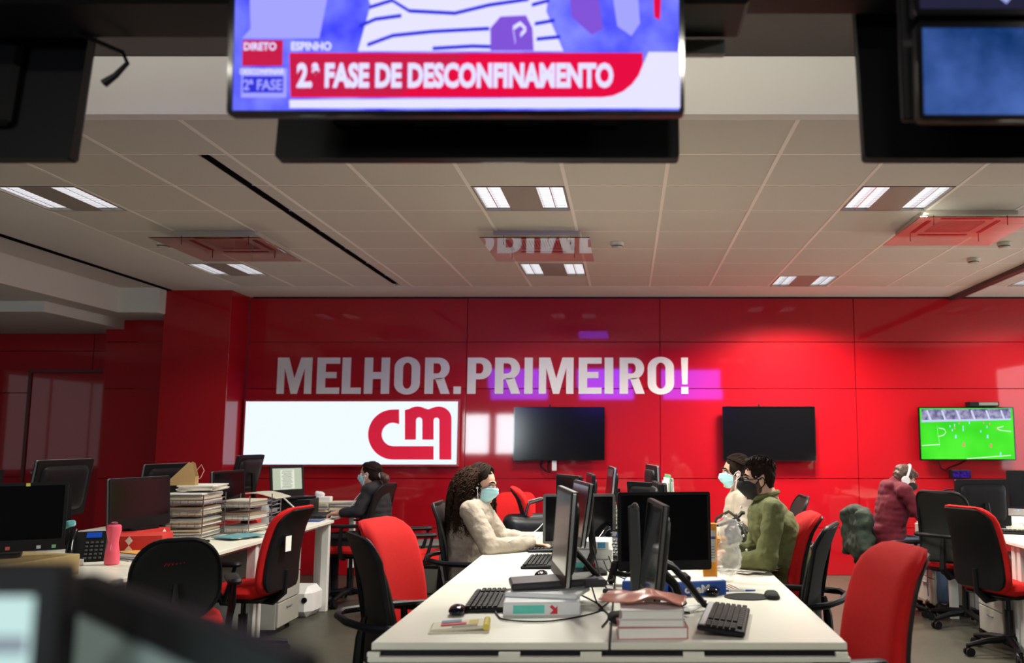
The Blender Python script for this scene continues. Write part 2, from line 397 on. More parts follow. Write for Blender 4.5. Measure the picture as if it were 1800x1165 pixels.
# ------------------------------------------------------------------ air conditioners with hanging acrylic deflectors
unit_m = mat('unit_cream', (.52, .49, .38), .5)
def cooling_unit(i, j, label, plabel, dx=0):
    x0, x1, y0, y1 = xs[i], xs[i + 1], ys[j], ys[j + 1]; cx, cy = (x0 + x1) / 2, (y0 + y1) / 2; W = x1 - x0; D = y1 - y0
    t = thing('air_conditioner', label, 'air conditioner', (cx, cy, ZC), 0, 'ceiling cassette air conditioners')
    b = B(); b.prism(rr(W + .05, D + .05, .02), .03, TR(0, 0, -.03), [rr(W * .55, D * .55, .02)]); b.done('fascia', unit_m, t)
    b = B(); b.box((0, 0, .0), (W * .56, D * .56, .01)); b.mi = 1
    for k in range(16): b.box((-W * .26 + W * .52 * k / 15, 0, -.012), (.008, D * .5, .012))
    b.done('intake_grille', [blackp, unit_m], t, flat=True)
    b = B()
    for sx, sy, w_, d_ in ((0, 1, .36, .035), (0, -1, .36, .035), (1, 0, .035, .36), (-1, 0, .035, .36)): b.box((sx * W * .4, sy * D * .4, -.031), (w_, d_, .006), .002)
    b.done('air_slot', blackp, t)
    p = B().box((0, -.05, -.085), (W + .2, D + .26, .006), .001).done('deflector_panel', glass_m, t); p['label'] = plabel
    for sx in (-1, 1):
        for sy in (-1, 1): B().cyl((sx * .25, -.05 + sy * .25, -.097), (sx * .25, -.05 + sy * .25, 0), .003, n=6).done('hanging_rod', blackp, p)
    return t
cooling_unit(1, 4, 'cream ceiling air conditioner at the left of the tiled ceiling', 'clear hanging panel reflecting the wall, leftmost of the three')
cooling_unit(5, 4, 'cream ceiling air conditioner behind the central louvred light', 'clear hanging panel mirroring the white wall letters, middle one', .0)
cooling_unit(10, 3, 'cream ceiling air conditioner at the right, beside a louvred light', 'clear hanging panel with bright red reflection, rightmost of the three')
def detector(x, y, label):
    t = thing('smoke_detector', label, 'smoke detector', (x, y, ZC), 0, 'white smoke detectors')
    B().lathe([(.02, -.028), (.052, -.026), (.055, -.018), (.055, 0)]).done('base', mat('detector_cream', (.6, .57, .45), .4), t)
    B().lathe([(.012, -.048), (.036, -.044), (.042, -.034), (.042, -.028)]).done('sensor_cap', unit_m, t)
    B().lathe([(.0445, -.033), (.0445, -.028)]).done('dark_gap', blackp, t)
detector(-.076, 6.84, 'round smoke detector right of the middle air conditioner')
detector(-3.65, 6.84, 'round smoke detector beside the left air conditioner')
detector(2.97, 6.84, 'round smoke detector nearest the right air conditioner panel')
detector(2.97, 7.46, 'round smoke detector nearer the red wall, below its neighbour')

# ------------------------------------------------------------------ wall letters
S = 164.5
letter_m = mat('white_vinyl', (.72, .70, .66), .5, noise_amt=.02)
def hook(name, polys, x0, z0, sx, sz, m, th, y, parent=None, holes=None):
    """flat cut-out standing on the wall; polys in 0..1 units, facing the room"""
    b = B(); T = TR(x0, y, z0) @ rot(90, 0, 0)
    for k, p in enumerate(polys):
        hs = [] if not holes or k not in holes else [[(a * sx, c * sz) for a, c in h] for h in holes[k]]
        b.prism([(a * sx, c * sz) for a, c in p], th, T, hs)
    return b.done(name, m, parent, flat=True)
def arc(cx, cy, rx, ry, a0, a1, n=14): return [(cx + rx * math.cos(R(a0 + (a1 - a0) * k / n)), cy + ry * math.sin(R(a0 + (a1 - a0) * k / n))) for k in range(n + 1)]
def glyph(ch, w):
    s = .23 / w * 1.02 if ch not in 'I.!' else 1    # stem width as a fraction of the glyph's own width (height = 1)
    if ch == 'M': s = .2 / w; t = [(0, 0), (0, 1), (s * 1.55, 1), (.5, .42), (1 - s * 1.55, 1), (1, 1), (1, 0), (1 - s, 0), (1 - s, .72), (.5 + s * .42, 0), (.5 - s * .42, 0), (s, .72), (s, 0)]; return [t], None
    if ch == 'E': return [[(0, 0), (0, 1), (1, 1), (1, .83), (s, .83), (s, .6), (.86, .6), (.86, .43), (s, .43), (s, .17), (1, .17), (1, 0)]], None
    if ch == 'L': return [[(0, 0), (0, 1), (s, 1), (s, .17), (1, .17), (1, 0)]], None
    if ch == 'H': return [[(0, 0), (0, 1), (s, 1), (s, .6), (1 - s, .6), (1 - s, 1), (1, 1), (1, 0), (1 - s, 0), (1 - s, .41), (s, .41), (s, 0)]], None
    if ch == 'I': return [[(0, 0), (0, 1), (1, 1), (1, 0)]], None
    if ch == '.': return [[(0, 0), (0, .2), (1, .2), (1, 0)]], None
    if ch == '!': return [[(0, 0), (0, .19), (1, .19), (1, 0)], [(.12, .26), (0, 1), (1, 1), (.88, .26)]], None
    if ch in 'O0': return [arc(.5, .72, .5, .3, 0, 180) + arc(.5, .28, .5, .3, 180, 360)], {0: [arc(.5, .70, .5 - s, .16, 0, 180) + arc(.5, .30, .5 - s, .16, 180, 360)]}
    if ch in 'PR':
        bowl = [(0, 0), (0, 1), (.55, 1)] + arc(.55, .70, .45, .30, 90, -90, 12)[1:] + [(s, .40), (s, 0)]
        h = {0: [[(s, .56), (s, .84), (.52, .84)] + arc(.52, .70, .48 - s, .14, 90, -90, 8)[1:] + [(s, .56)][:0]]}
        if ch == 'P': return [bowl], h
        return [bowl, [(.42, .42), (.78, .44), (1.02, 0), (1.02 - s * 1.05, 0)]], h
W_ = [('M', 486, 547), ('E', 556, 596), ('L', 600.3, 634), ('H', 639.4, 684), ('O', 692.3, 737.5), ('R', 746, 789.5), ('.', 797, 810), ('P', 821, 864), ('R', 869.5, 913.5), ('I', 921.5, 936), ('M', 947, 1008), ('E', 1017, 1057.5), ('I', 1062.6, 1078), ('R', 1089, 1132.5), ('O', 1138.5, 1185), ('!', 1197.5, 1210)]
nm = {'.': 'full_stop', '!': 'exclamation_mark'}
where = ['the M that starts the wall slogan', 'the E after the opening M of the slogan', 'the L in the first slogan word', 'the H in the first slogan word', 'the O before the full stop of the slogan', 'the R right before the full stop', 'square full stop between the two slogan words', 'the P that starts the second slogan word', 'the R straight after the P', 'the first I of the second word', 'the M in the second slogan word', 'the E above the left blank television', 'the second I of the second word', 'the R near the end of the slogan', 'the last O of the slogan', 'exclamation mark that ends the slogan']
for k, (ch, a, c) in enumerate(W_):
    p0 = at_y(a, 692, YW); p1 = at_y(c, 692, YW); ztop = at_y(a, 628.3, YW).z; wd = p1.x - p0.x; hh = ztop - p0.z
    polys, hs = glyph(ch, wd / hh)
    o = hook('wall_letter', polys, p0.x, p0.z, wd, hh, letter_m, .006, YW + .001, None, hs)
    tag(o, 'white letter on the red wall, ' + where[k], 'letter', 'white letters of the wall slogan')

# ------------------------------------------------------------------ light box with the logo
sx0, sx1, sz0, sz1 = -4.08, -1.775, 1.127, 1.84
t = thing('light_box_sign', 'glowing white light box with a red rounded cm logo on the red wall', 'sign', ((sx0 + sx1) / 2, YW, sz0))
SW, SH = sx1 - sx0, sz1 - sz0
b = B(); b.box((0, -.035, SH / 2), (SW, .07, SH), .004); b.done('box_frame', mat('sign_frame', (.35, .02, .02), .3), t)
B().box((0, -.072, SH / 2), (SW - .05, .006, SH - .05)).done('light_panel', emat('sign_light', (.76, .84, 1), 1.04), t, flat=True)
lm = mat('logo_red', (.58, .004, .03), .5, noise_amt=0, emis=(1, .004, .045), estr=.28)
def zz(x, y):   # pixels of a zoomed view of the sign -> panel coordinates in metres
    q = at_y(380 + x * .25556, 600 + y * .25556, YW - .08); return (q.x - (sx0 + sx1) / 2, q.z - sz0)
def arcz(cx, cy, r, a0, a1, n=18, ry=None): return [zz(cx + r * math.cos(R(a0 + (a1 - a0) * k / n)), cy - (ry or r) * math.sin(R(a0 + (a1 - a0) * k / n))) for k in range(n + 1)]
cpoly = [zz(1258, 467)] + arcz(1217, 640, 172, 90, 270, 26) + [zz(1495, 812), zz(1495, 720)] + arcz(1219, 639, 81, 270, 90, 18) + [zz(1258, 568)]
mpoly = [zz(1298, 675), zz(1298, 472)] + arcz(1385, 530, 92, 125, 60, 8, 83) + [zz(1458, 467)] + arcz(1530, 530, 88, 110, 0, 14, 83) + [zz(1617, 812), zz(1535, 812), zz(1535, 545)] + arcz(1515, 543, 20, 0, 180, 8) + [zz(1495, 675), zz(1418, 675), zz(1418, 543)] + arcz(1396, 543, 22, 0, 180, 8) + [zz(1373, 675)]
for nme, pl in (('logo_letter_c', cpoly), ('logo_letter_m', mpoly)):
    B().prism(pl, .006, TR(0, -.076, 0) @ rot(90, 0, 0)).done(nme, lm, t, flat=True)
# ------------------------------------------------------------------ hanging screens in the foreground
def mono_text(txt, size, sx=.62, bold=.02, ext=.0):
    cu = bpy.data.curves.new('t', 'FONT'); cu.body = txt; cu.size = size; cu.offset = bold; cu.extrude = ext; cu.resolution_u = 3
    o = bpy.data.objects.new('t', cu); C.objects.link(o); dg = bpy.context.evaluated_depsgraph_get()
    me = bpy.data.meshes.new_from_object(o.evaluated_get(dg)); bpy.data.objects.remove(o)
    for v in me.vertices: v.co.x *= sx
    return me
def text_on(name, txt, x0, z0, y, size, m, parent, sx=.62, bold=.004, width=None, rz=0):
    """raised lettering facing -y, left end at x0, baseline at z0"""
    me = mono_text(txt, size, 1, bold); xs_ = [v.co.x for v in me.vertices]; lo, hi = min(xs_), max(xs_)
    k = (width / (hi - lo)) if width else sx
    for v in me.vertices: v.co.x = (v.co.x - lo) * k; 
    for v in me.vertices: v.co = Vector((x0 + v.co.x, y - v.co.z, z0 + v.co.y))
    me.materials.append(m); me.name = name; o = bpy.data.objects.new(name, me); C.objects.link(o)
    o.parent = parent
    return o
def flat(name, poly, y, m, parent, th=.0015):
    b = B(); b.prism(poly, th, TR(0, y, 0) @ rot(90, 0, 0)); return b.done(name, m, parent, flat=True)
def rect(x0, z0, x1, z1): return [(x0, z0), (x1, z0), (x1, z1), (x0, z1)]

def tv(name, label, cx, y, zc, W, H, rz, rx, screen, group=None, bez=.014, deep=.045):
    """flat television; local frame: screen faces -y, origin in the middle"""
    t = thing(name, label, 'television', (cx, y, zc), rz, group, rx=rx)
    b = B(); b.prism(rr(W, H, .012), deep * .5, TR(0, deep * .5, 0) @ rot(90, 0, 0)); b.box((0, deep * .75, -.03), (W * .72, deep * .6, H * .62), .012); b.done('body', blackp, t)
    b = B(); b.prism(rr(W, H, .012), .006, TR(0, .0, 0) @ rot(90, 0, 0), [rr(W - 2 * bez, H - 2 * bez, .002, 2)]); b.done('bezel', blackg, t)
    B().box((0, .002, 0), (W - 2 * bez + .002, .006, H - 2 * bez + .002)).done('screen', screen, t, flat=True)
    return t
# near screen: news broadcast on a blue picture
TVY = 1.95; TW, TH = 1.055, .60
zb = at_y(795, 199, TVY).z
NT = tv('hanging_television', 'large hanging television showing a blue news picture with a red caption bar', -.395, TVY, zb + TH / 2, TW, TH, 0, 4,
        emat('news_picture', (.1, .12, 1), 1.15, (7, (.045, .05, .80), (.20, .22, 1.0), 3)), 'televisions hanging from the black gantry', bez=.012)
def tq(px, py):
    q = at_y(px, py, TVY); return (q.x + .395, q.z - (zb + TH / 2))
y_ = -.004
lil = emat('screen_lilac', (.34, .34, 1), 1.0); nav = emat('screen_navy', (.03, .03, .62), 1.0); crim = emat('screen_red', (.52, .012, .06), 1.0)
lil2 = emat('screen_pale', (.66, .65, 1), 1.1); rd2 = emat('screen_bright_red', (.72, .004, .05), 1.0); vio = emat('screen_violet', (.20, .08, .62), 1)
flat('picture_patch', [tq(440, -20), tq(440, 50), tq(425, 66), tq(560, 66), tq(566, 40), tq(580, -20)], y_, lil, NT)
# striped jumper
flat('striped_jumper', [tq(640, -30), tq(652, 10), tq(628, 88), tq(990, 88), tq(960, 20), tq(968, -30)], y_, lil2, NT)
def band(pts, wpx): 
    up = [tq(x, y - wpx / 2) for x, y in pts]; dn = [tq(x, y + wpx / 2) for x, y in pts][::-1]; return up + dn
for pts in ([(650, 14), (690, 2), (720, 20), (800, 24), (860, 10), (930, 0)], [(632, 46), (660, 34), (706, 28)], [(645, 78), (690, 62), (760, 55), (860, 50)], [(935, 10), (966, 2)], [(940, 42), (975, 36)], [(943, 68), (985, 64)], [(760, 84), (830, 80), (900, 82)], [(700, -16), (800, -8), (900, -22)]):
    flat('jumper_stripe', band(pts, 6), y_ - .002, nav, NT)
flat('held_phone', [tq(862, 88), tq(862, 50), tq(880, 30), tq(925, 28), tq(936, 50), tq(938, 88)], y_ - .003, vio, NT)
flat('held_hand', band([(906, 75), (902, 50), (915, 42), (925, 52), (915, 62)], 7), y_ - .0045, lil2, NT)
flat('picture_patch', [tq(1000, -20), tq(1005, 30), tq(1040, 60), tq(1060, 50), tq(1050, -20)], y_, vio, NT)
flat('picture_patch', [tq(1075, -20), tq(1085, 45), tq(1110, 62), tq(1125, 40), tq(1120, -20)], y_, lil, NT)
flat('picture_patch', [tq(1148, -20), tq(1150, 30), tq(1160, 35), tq(1163, -20)], y_, rd2, NT)
# caption graphics
flat('white_swoosh', [tq(1196, 90), tq(1140, 90), tq(1122, 130), tq(1085, 160), tq(1040, 168), tq(505, 172), tq(505, 186), tq(1196, 186)], y_ - .001, lil2, NT)
curve = [tq(1130 - 0, 92)] + [tq(1133 - 75 * (1 - math.cos(R(a))) * 1, 92 + 76 * math.sin(R(a))) for a in (15, 30, 45, 60, 75, 90)]
flat('caption_bar', [tq(508, 92)] + curve + [tq(508, 168)], y_ - .003, rd2, NT)
flat('caption_shade', [tq(510, 96), tq(820, 96), tq(700, 164), tq(510, 164)], y_ - .0045, crim, NT)
flat('live_box', rect(*tq(424, 114), *tq(497, 70)), y_ - .003, crim, NT)
flat('side_box', rect(*tq(420, 168), *tq(502, 118)), y_ - .002, lil, NT)
flat('side_box', rect(*tq(424, 160), *tq(496, 132)), y_ - .0035, nav, NT)
def ttext(nme, s, x0, x1, yb, hpx, m, bold): 
    a = tq(x0, yb); c = tq(x1, yb); text_on(nme, s, a[0], a[1], y_ - .0078, hpx / 820 * 1.055 * 1.38, m, NT, bold=bold, width=c[0] - a[0])
ttext('caption_text', '2.ª FASE DE DESCONFINAMENTO', 520, 1078, 150, 42, lil2, .0035)
ttext('location_text', 'ESPINHO', 512, 583, 88, 15, lil2, .001)
ttext('live_text', 'DIRETO', 429, 486, 88, 14, lil2, .0008)
ttext('side_text', 'DESCONFINAR', 421, 499, 129, 10, lil2, .0004)
ttext('side_text', '2ª FASE', 426, 494, 156, 19, lil, .001)
# second television back to back, facing the red wall, seen from behind and below
blue_e = emat('blue_screen', (.26, .14, 1), .6); blue_l = emat('blue_screen_left', (.26, .16, 1), 1.1)
H2 = .60
def wall_tv(cx, label, rz=0, W=1.08):
    zb2 = 2.155
    t = tv('hanging_television', label, cx, 2.35, zb2 + H2 / 2, W, H2, 180 + rz, 6, blue_l if cx < -1 else blue_e, 'televisions hanging from the black gantry', deep=.06)
    for k in range(3): B().box((W * .22 * (k - 1), .052, -.21), (.14, .006, .04)).done('vent_slot', blackg, t)
    B().box((0, .075, .12), (.4, .05, .2), .006).done('mount_plate', blackp, t)
    ld = bpy.data.lights.new('screen_glow', 'AREA'); ld.shape = 'RECTANGLE'; ld.size = W - .06; ld.size_y = H2 - .06; ld.energy = 1.7; ld.color = (.14, .06, 1); ld.spread = R(40)
    lo = bpy.data.objects.new('screen_glow', ld); C.objects.link(lo); lo.parent = t; lo.location = (0, -.012, 0); lo.rotation_euler = (R(-90), 0, 0)
    return t
wall_tv(-.40, 'black back of the television hanging behind and just below the news screen')
wall_tv(-2.05, 'black back of the hanging television in the upper left corner', 0, 1.13)
wall_tv(1.22, 'black back of the hanging television in the upper right corner', 0, 1.17)
# small monitors at the right, facing the camera
t = tv('hanging_monitor', 'dim blue hanging monitor at the right edge under a second one', .587 + .30, 1.72, 2.155, .60, .205, 0, 3, emat('aerial_picture', (.02, .08, .3), .75, (5, (.006, .04, .17), (.08, .17, .55), 5)), 'small monitors at the upper right', bez=.012)
t['category'] = 'monitor'
t = tv('hanging_monitor', 'hanging monitor showing a lilac shirt at the top right edge of the picture', .587 + .30, 1.72, 2.385, .60, .215, 0, 3, emat('dark_picture', (.02, .02, .05), .8), 'small monitors at the upper right', bez=.012)
t['category'] = 'monitor'
ln = emat('shirt_blue', (.40, .46, .95), .8)
flat('picture_patch', [(-.16, .1), (-.14, -.06), (-.11, -.085), (-.08, -.05), (-.07, .1)], -.006, ln, t)
flat('picture_patch', [(-.065, .1), (-.055, -.06), (-.03, -.07), (-.02, .1)], -.006, ln, t)
flat('picture_patch', [(-.275, .1), (-.275, -.0), (-.22, .02), (-.22, .1)], -.006, emat('leaf_green', (.05, .12, .02), .8), t)
flat('picture_patch', [(-.20, .1), (-.20, -.07), (-.17, -.07), (-.165, .1)], -.006, emat('dusk_brown', (.12, .05, .03), .8), t)
t = thing('monitor_rack', 'black metal rack plate behind the two small monitors at the upper right', 'rack', (.95, 1.80, 2.04))
B().box((0, 0, .30), (.74, .02, .52), .004).done('back_plate', blackp, t)
for sx in (-.33, .33): B().box((sx, .0, .8), (.04, .04, .75)).done('upright', blackp, t)
# dark frame from which they hang
t = thing('hanging_gantry', 'long black suspended gantry above the hanging televisions', 'frame', (0, 2.14, 2.46))
B().box((-1.65, 0, .22), (3.9, .2, .42), .01).done('beam', blackp, t); B().box((1.85, 0, .255), (3.1, .2, .36), .01).done('beam', blackp, t)
for x in (-3.2, -1.2, .3, 1.5, 3.2): B().cyl((x, 0, .40), (x, 0, ZN - 2.46), .02).done('ceiling_rod', blackp, t)
for x in (-2.02, -.4, 1.22): B().box((x, .135, .05), (.12, .07, .1), .004).done('screen_bracket', blackp, t)
B().box((-.395, -.125, .06), (.2, .05, .1), .004).done('screen_bracket', blackp, t)
B().box((.16, .115, -.01), (.2, .03, .04), .003).done('cable_tray', greyp, t)
# hook of cable at the left
tag(B().tube([(-1.43, 2.2, 2.465), (-1.365, 2.29, 2.455), (-1.345, 2.28, 2.42), (-1.375, 2.28, 2.385), (-1.405, 2.28, 2.362)], [.006, .006, .006, .008, .011], 8).done('dangling_cable', blackp, None), 'short black cable end curling out beside the upper left television', 'cable')
# ------------------------------------------------------------------ televisions on the red wall
def wall_set(name, px0, py0, px1, py1, label, scr, group='televisions mounted on the red wall'):
    yy = YW - .09; a = at_y(px0, py1, yy); c = at_y(px1, py0, yy)
    t = tv(name, label, (a.x + c.x) / 2, yy, (a.z + c.z) / 2, c.x - a.x, c.z - a.z, 0, 0, scr, group, bez=.013, deep=.05)
    B().box((0, .065, 0), (.4, .05, .3), .004).done('wall_bracket', blackp, t)
    return t, c.x - a.x, c.z - a.z
T1, w1, h1 = wall_set('wall_television', 902, 715, 1063, 809, 'blank black television on the red wall under the slogan', screen_off)
B().box((-.05, .02, -h1 / 2 - .055), (.05, .02, .11), .004).done('dangling_label', mat('label_grey', (.5, .5, .5), .5), T1)
B().box((-.10, .03, h1 / 2 + .01), (.02, .02, .03)).done('camera_clip', blackp, T1)
B().tube([(-.17, .05, -h1 / 2 + .03), (-.20, .045, -h1 / 2 - .05), (-.14, .03, -h1 / 2 - .11), (-.09, .03, -h1 / 2 - .13), (-.12, .035, -h1 / 2 - .07), (-.10, .04, -h1 / 2 + .02)], .009).done('loose_cable', blackp, T1)
T2, w2, h2 = wall_set('wall_television', 1271, 714, 1432.5, 810, 'blank black television on the red wall above the man in green', screen_off)
B().box((-.10, .03, h2 / 2 + .01), (.02, .02, .03)).done('camera_clip', blackp, T2)
T3, w3, h3 = wall_set('wall_television', 1617.5, 715, 1781.5, 809, 'television on the red wall showing a green football match', emat('pitch', (.05, .62, .02), 1.15, (3, (.035, .56, .015), (.07, .72, .03), 1)))
wM = emat('line_white', (.8, 1, .8), 1.1)
def q3(px, py): q = at_y(px, py, YW - .1); o = T3.location; return (q.x - o.x, q.z - o.z)
flat('stadium_stands', [q3(1620, 719), q3(1777, 718), q3(1777, 737), q3(1620, 742)], -.006, emat('stands', (.2, .2, .4), .9, (18, (.10, .10, .25), (.45, .42, .62), 4)), T3)
for k in range(6): x = 1628 + k * 26; flat('stand_stair', [q3(x, 721), q3(x + 3, 721), q3(x + 10, 738), q3(x + 6, 738)], -.008, emat('stair_pale', (.6, .62, .85), 1), T3)
flat('advert_boards', [q3(1620, 738), q3(1777, 735), q3(1777, 738), q3(1620, 742)], -.008, emat('board_pale', (.5, .6, .8), 1), T3)
for pts in ([(1647, 748), (1649, 764), (1652, 782)], [(1650, 752), (1660, 754), (1663, 760), (1658, 765), (1650, 767)], [(1621, 783), (1652, 781)], [(1700, 806), (1777, 800)], [(1777, 758), (1758, 756), (1752, 752), (1764, 749)]):
    up = [q3(x, y - .6) for x, y in pts]; dn = [q3(x, y + .6) for x, y in pts][::-1]; flat('pitch_line', up + dn, -.008, wM, T3)
sky = emat('kit_blue', (.35, .75, 1), 1); kr = emat('kit_red', (.8, .25, .2), 1)
for k, (x, y, s_) in enumerate([(1670, 749, 2), (1678, 747, 2), (1678, 752, 2), (1674, 756, 2), (1693, 750, 2), (1693, 755, 2.4), (1704, 743, 2), (1686, 744, 1.6), (1680, 767, 3), (1694, 781, 3.6), (1736, 767, 3), (1724, 758, 2), (1735, 750, 2), (1740, 745, 1.8), (1729, 743, 1.6), (1752, 753, 2), (1742, 783, 3.4), (1759, 797, 2.6)]):
    flat('player', [q3(x - s_ / 2, y + s_), q3(x + s_ / 2, y + s_), q3(x + s_ / 2.4, y - s_), q3(x - s_ / 2.4, y - s_)], -.009, (kr if k in (2, 7, 9, 13, 14, 15, 16) else sky), T3)
t = thing('set_top_box', 'small black set-top box on top of the football television', 'set-top box', (T3.location.x + .17, YW - .10, T3.location.z + h3 / 2 + .001))
B().box((0, 0, .026), (.31, .14, .05), .004).done('case', blackp, t); B().box((.04, -.072, .028), (.20, .003, .03)).done('front_panel', mat('box_front', (.16, .16, .13), .25), t)
t = thing('router_box', 'small box glowing faint violet under the football television', 'box', (at_y(1697, 842, 9.3).x, 9.45, at_y(1697, 842, 9.3).z))
B().box((0, 0, .045), (.20, .1, .09), .004).done('case', blackp, t); B().box((0, -.052, .045), (.18, .003, .07)).done('front_panel', emat('violet_panel', (.03, .01, .16), .8, (40, (.01, .005, .08), (.06, .02, .3), 3)), t)
B().box((0, .06, .045), (.05, .04, .05)).done('wall_bracket', blackp, t)
tag(B().tube([(T3.location.x - .30, YW - .03, T3.location.z - h3 / 2 - .0), (T3.location.x - .27, YW - .03, 1.11), (T3.location.x - .22, YW - .03, 1.09), (T3.location.x - .17, YW - .03, 1.12), (T3.location.x - .05, YW - .02, 1.16), (T3.location.x, YW - .03, T3.location.z - h3 / 2)], .006).done('loop_cable', blackp, None), 'black cable looping below the football television', 'cable')
# ------------------------------------------------------------------ desks
def desk_row(name_l, x0, x1, ys_, labels, group, thick=.025, lb=None):
    """a run of white desks; every top with its own legs"""
    for k in range(len(ys_) - 1):
        y0, y1 = ys_[k], ys_[k + 1]; t = thing('desk', labels[k], 'desk', ((x0 + x1) / 2, (y0 + y1) / 2, 0), 0, group)
        W = x1 - x0 - .004; D = y1 - y0 - .004
        B().box((0, 0, .74 - thick / 2), (W, D, thick), .003).done('desktop', desk_m, t)
        b = B()
        for sx in (-1, 1): b.box((sx * (W / 2 - .05), 0, .706), (.03, D - .1, .018))
        for sy in (-1, 1): b.box((0, sy * (D / 2 - .05), .706), (W - .1, .03, .018))
        b.done('under_frame', deskleg_m, t)
        for sx in (-1, 1):
            for sy in (-1, 1):
                B().box((sx * (W / 2 - .05), sy * (D / 2 - .04), .355), (.06, .05, .71), .003).done('leg', deskleg_m, t)
# central block, two desks wide
cy_ = [3.065, 4.25, 5.45, 6.65]
for side, (xa, xb), nm_ in ((0, (-.857, -.06), 'left'), (1, (-.056, .739), 'right')):
    desk_row('desk', xa, xb, cy_, ['white desk at the near %s of the central block' % nm_, 'white desk in the middle of the central block, %s side' % nm_, 'white desk at the far end of the central block, %s side' % nm_], 'white desks of the central block')
# grey end panel below the near edge with the slotted white rail
t = thing('desk_end_panel', 'grey panel under a slotted white rail at the near end of the central block', 'panel', (-.059, 3.045, 0))
B().box((0, 0, .343), (1.585, .02, .684), .002).done('panel_board', mat('panel_grey', (.42, .43, .38), .5), t)
B().box((0, .012, .698), (1.58, .006, .04)).done('slot_dark_backing', blackp, t)  # black strip added as the dark inside the rail slots
B().box((0, -.0, .693), (1.595, .03, .016), .002).done('panel_rail', desk_m, t)
for x in (-.78, -.33, -.06, .28, .77): B().box((x * 1.0, 0, .708), (.07 if abs(x) < .7 else .04, .02, .0135)).done('spacer', desk_m, t)
# left row, back to back
ly = [3.5, 4.75, 6.15, 7.62]
desk_row('desk', -3.27, -2.47, ly, ['white desk of the left row nearest the camera, with the pink bottle', 'white desk of the left row behind the red-backed chair', 'white desk at the far end of the left row where the woman in black sits'], 'white desks of the left row')
desk_row('desk', -4.08, -3.28, ly, ['white desk of the left row against the far side, nearest the camera', 'white desk on the far side of the left row, middle one', 'white desk on the far side of the left row, next to the column'], 'white desks on the far side of the left row')
t = thing('desk', 'white desk section at the very end of the left row near the wall', 'desk', (-3.2, 8.15, 0))
B().box((0, 0, .7275), (1.30, 1.05, .025), .003).done('desktop', desk_m, t)
for sx in (-1, 1):
    for sy in (-1, 1): B().box((sx * .58, sy * .46, .355), (.05, .05, .71), .003).done('leg', deskleg_m, t)
# right row
desk_row('desk', 2.55, 3.35, [4.7, 6.0, 7.3], ['white desk at the right edge nearest the camera', 'white desk at the right edge with the keyboard and big monitors'], 'white desks of the right row')
t = thing('desk', 'white desk beside the person in the dark red hoodie', 'desk', (3.25, 7.95, 0))
B().box((0, 0, .7275), (.9, 1.2, .025), .003).done('desktop', desk_m, t)
for sx in (-1, 1):
    for sy in (-1, 1): B().box((sx * .41, sy * .55, .355), (.05, .05, .71), .003).done('leg', deskleg_m, t)

# ------------------------------------------------------------------ drawer pedestals and under-desk things
def pedestal(x, y, rz, label, h=.56, w=.42, d=.55, group='grey drawer pedestals under the desks'):
    t = thing('drawer_pedestal', label, 'cabinet', (x, y, 0), rz, group)
    B().box((0, .0, .04 + h / 2), (d, w, h), .003).done('carcass', cab_m, t)
    hh = (h - .02) / 3; z = .05
    for k in range(3):
        f = B().box((d / 2 + .009, 0, z + hh / 2), (.018, w - .01, hh - .008), .003).done('drawer', cab_m, t)
        B().box((d / 2 + .022, 0, z + hh - .05), (.012, .10, .012), .003).done('handle', greyp, f); z += hh
    for sx in (-1, 1):
        for sy in (-1, 1): B().cyl((sx * d * .4, sy * w * .4, 0), (sx * d * .4, sy * w * .4, .045), .018).done('caster', blackp, t)
    return t
p_ = pedestal(-2.83, 6.85, 0, 'grey drawer pedestal behind the red-backed chair of the left row')
pedestal(2.83, 7.75, 180, 'grey drawer pedestal with a small sticker near the person in the red hoodie', h=.66)
pedestal(2.86, 6.45, 180, 'grey drawer pedestal under the right desk, behind the red and black chair')
t = thing('foot_box', 'white box with two round holes under the desk of the woman in black', 'box', (-2.72, 7.42, 0), -6)
b = B(); b.box((0, 0, .12), (.42, .26, .24), .05); b.done('case', white_m, t)
for sx in (.09, .16): B().cyl((sx, -.125, .14), (sx, -.135, .14), .022).done('round_hole', blackp, t)
t = thing('storage_box', 'dark grey box standing on the floor beyond the end of the left desk row', 'box', (-1.75, 8.55, 0), 10)
B().box((0, 0, .22), (.46, .4, .44), .02).done('case', mat('dark_grey_plastic', (.10, .10, .09), .6), t); B().box((0, 0, .445), (.48, .42, .03), .01).done('lid', mat('dark_grey_plastic', (.1, .1, .09)), t)

# ------------------------------------------------------------------ office chairs (local frame faces +x)
def chair_base(t, zseat=.46):
    b = B(); b.lathe([(.045, .07), (.05, .085), (.045, .12), (.03, .13)], 16)
    b.done('base_hub', blackp, t)
    for k in range(5):
        a = 2 * PI * k / 5 + .3; c, s_ = math.cos(a), math.sin(a); b = B()
        b.tube([(c * .03, s_ * .03, .105), (c * .16, s_ * .16, .098), (c * .30, s_ * .30, .072)], [.026, .021, .015], 8)
        b.done('base_arm', blackp, t)
        x, y = c * .30, s_ * .30
        b = B(); b.cyl((x, y, .045), (x, y, .075), .009)
        for q in (-1, 1): b.cyl((x - s_ * .010 * q - c * .012, y + c * .010 * q - s_ * .012, .030), (x - s_ * .026 * q - c * .012, y + c * .026 * q - s_ * .012, .030), .030, n=16)
        b.done('caster', blackp, t)
    B().cyl((0, 0, .12), (0, 0, .30), .030).cyl((0, 0, .29), (0, 0, zseat - .06), .016).done('gas_column', blackg, t)
    B().box((-.02, 0, zseat - .055), (.30, .22, .035), .012).done('seat_plate', blackp, t)
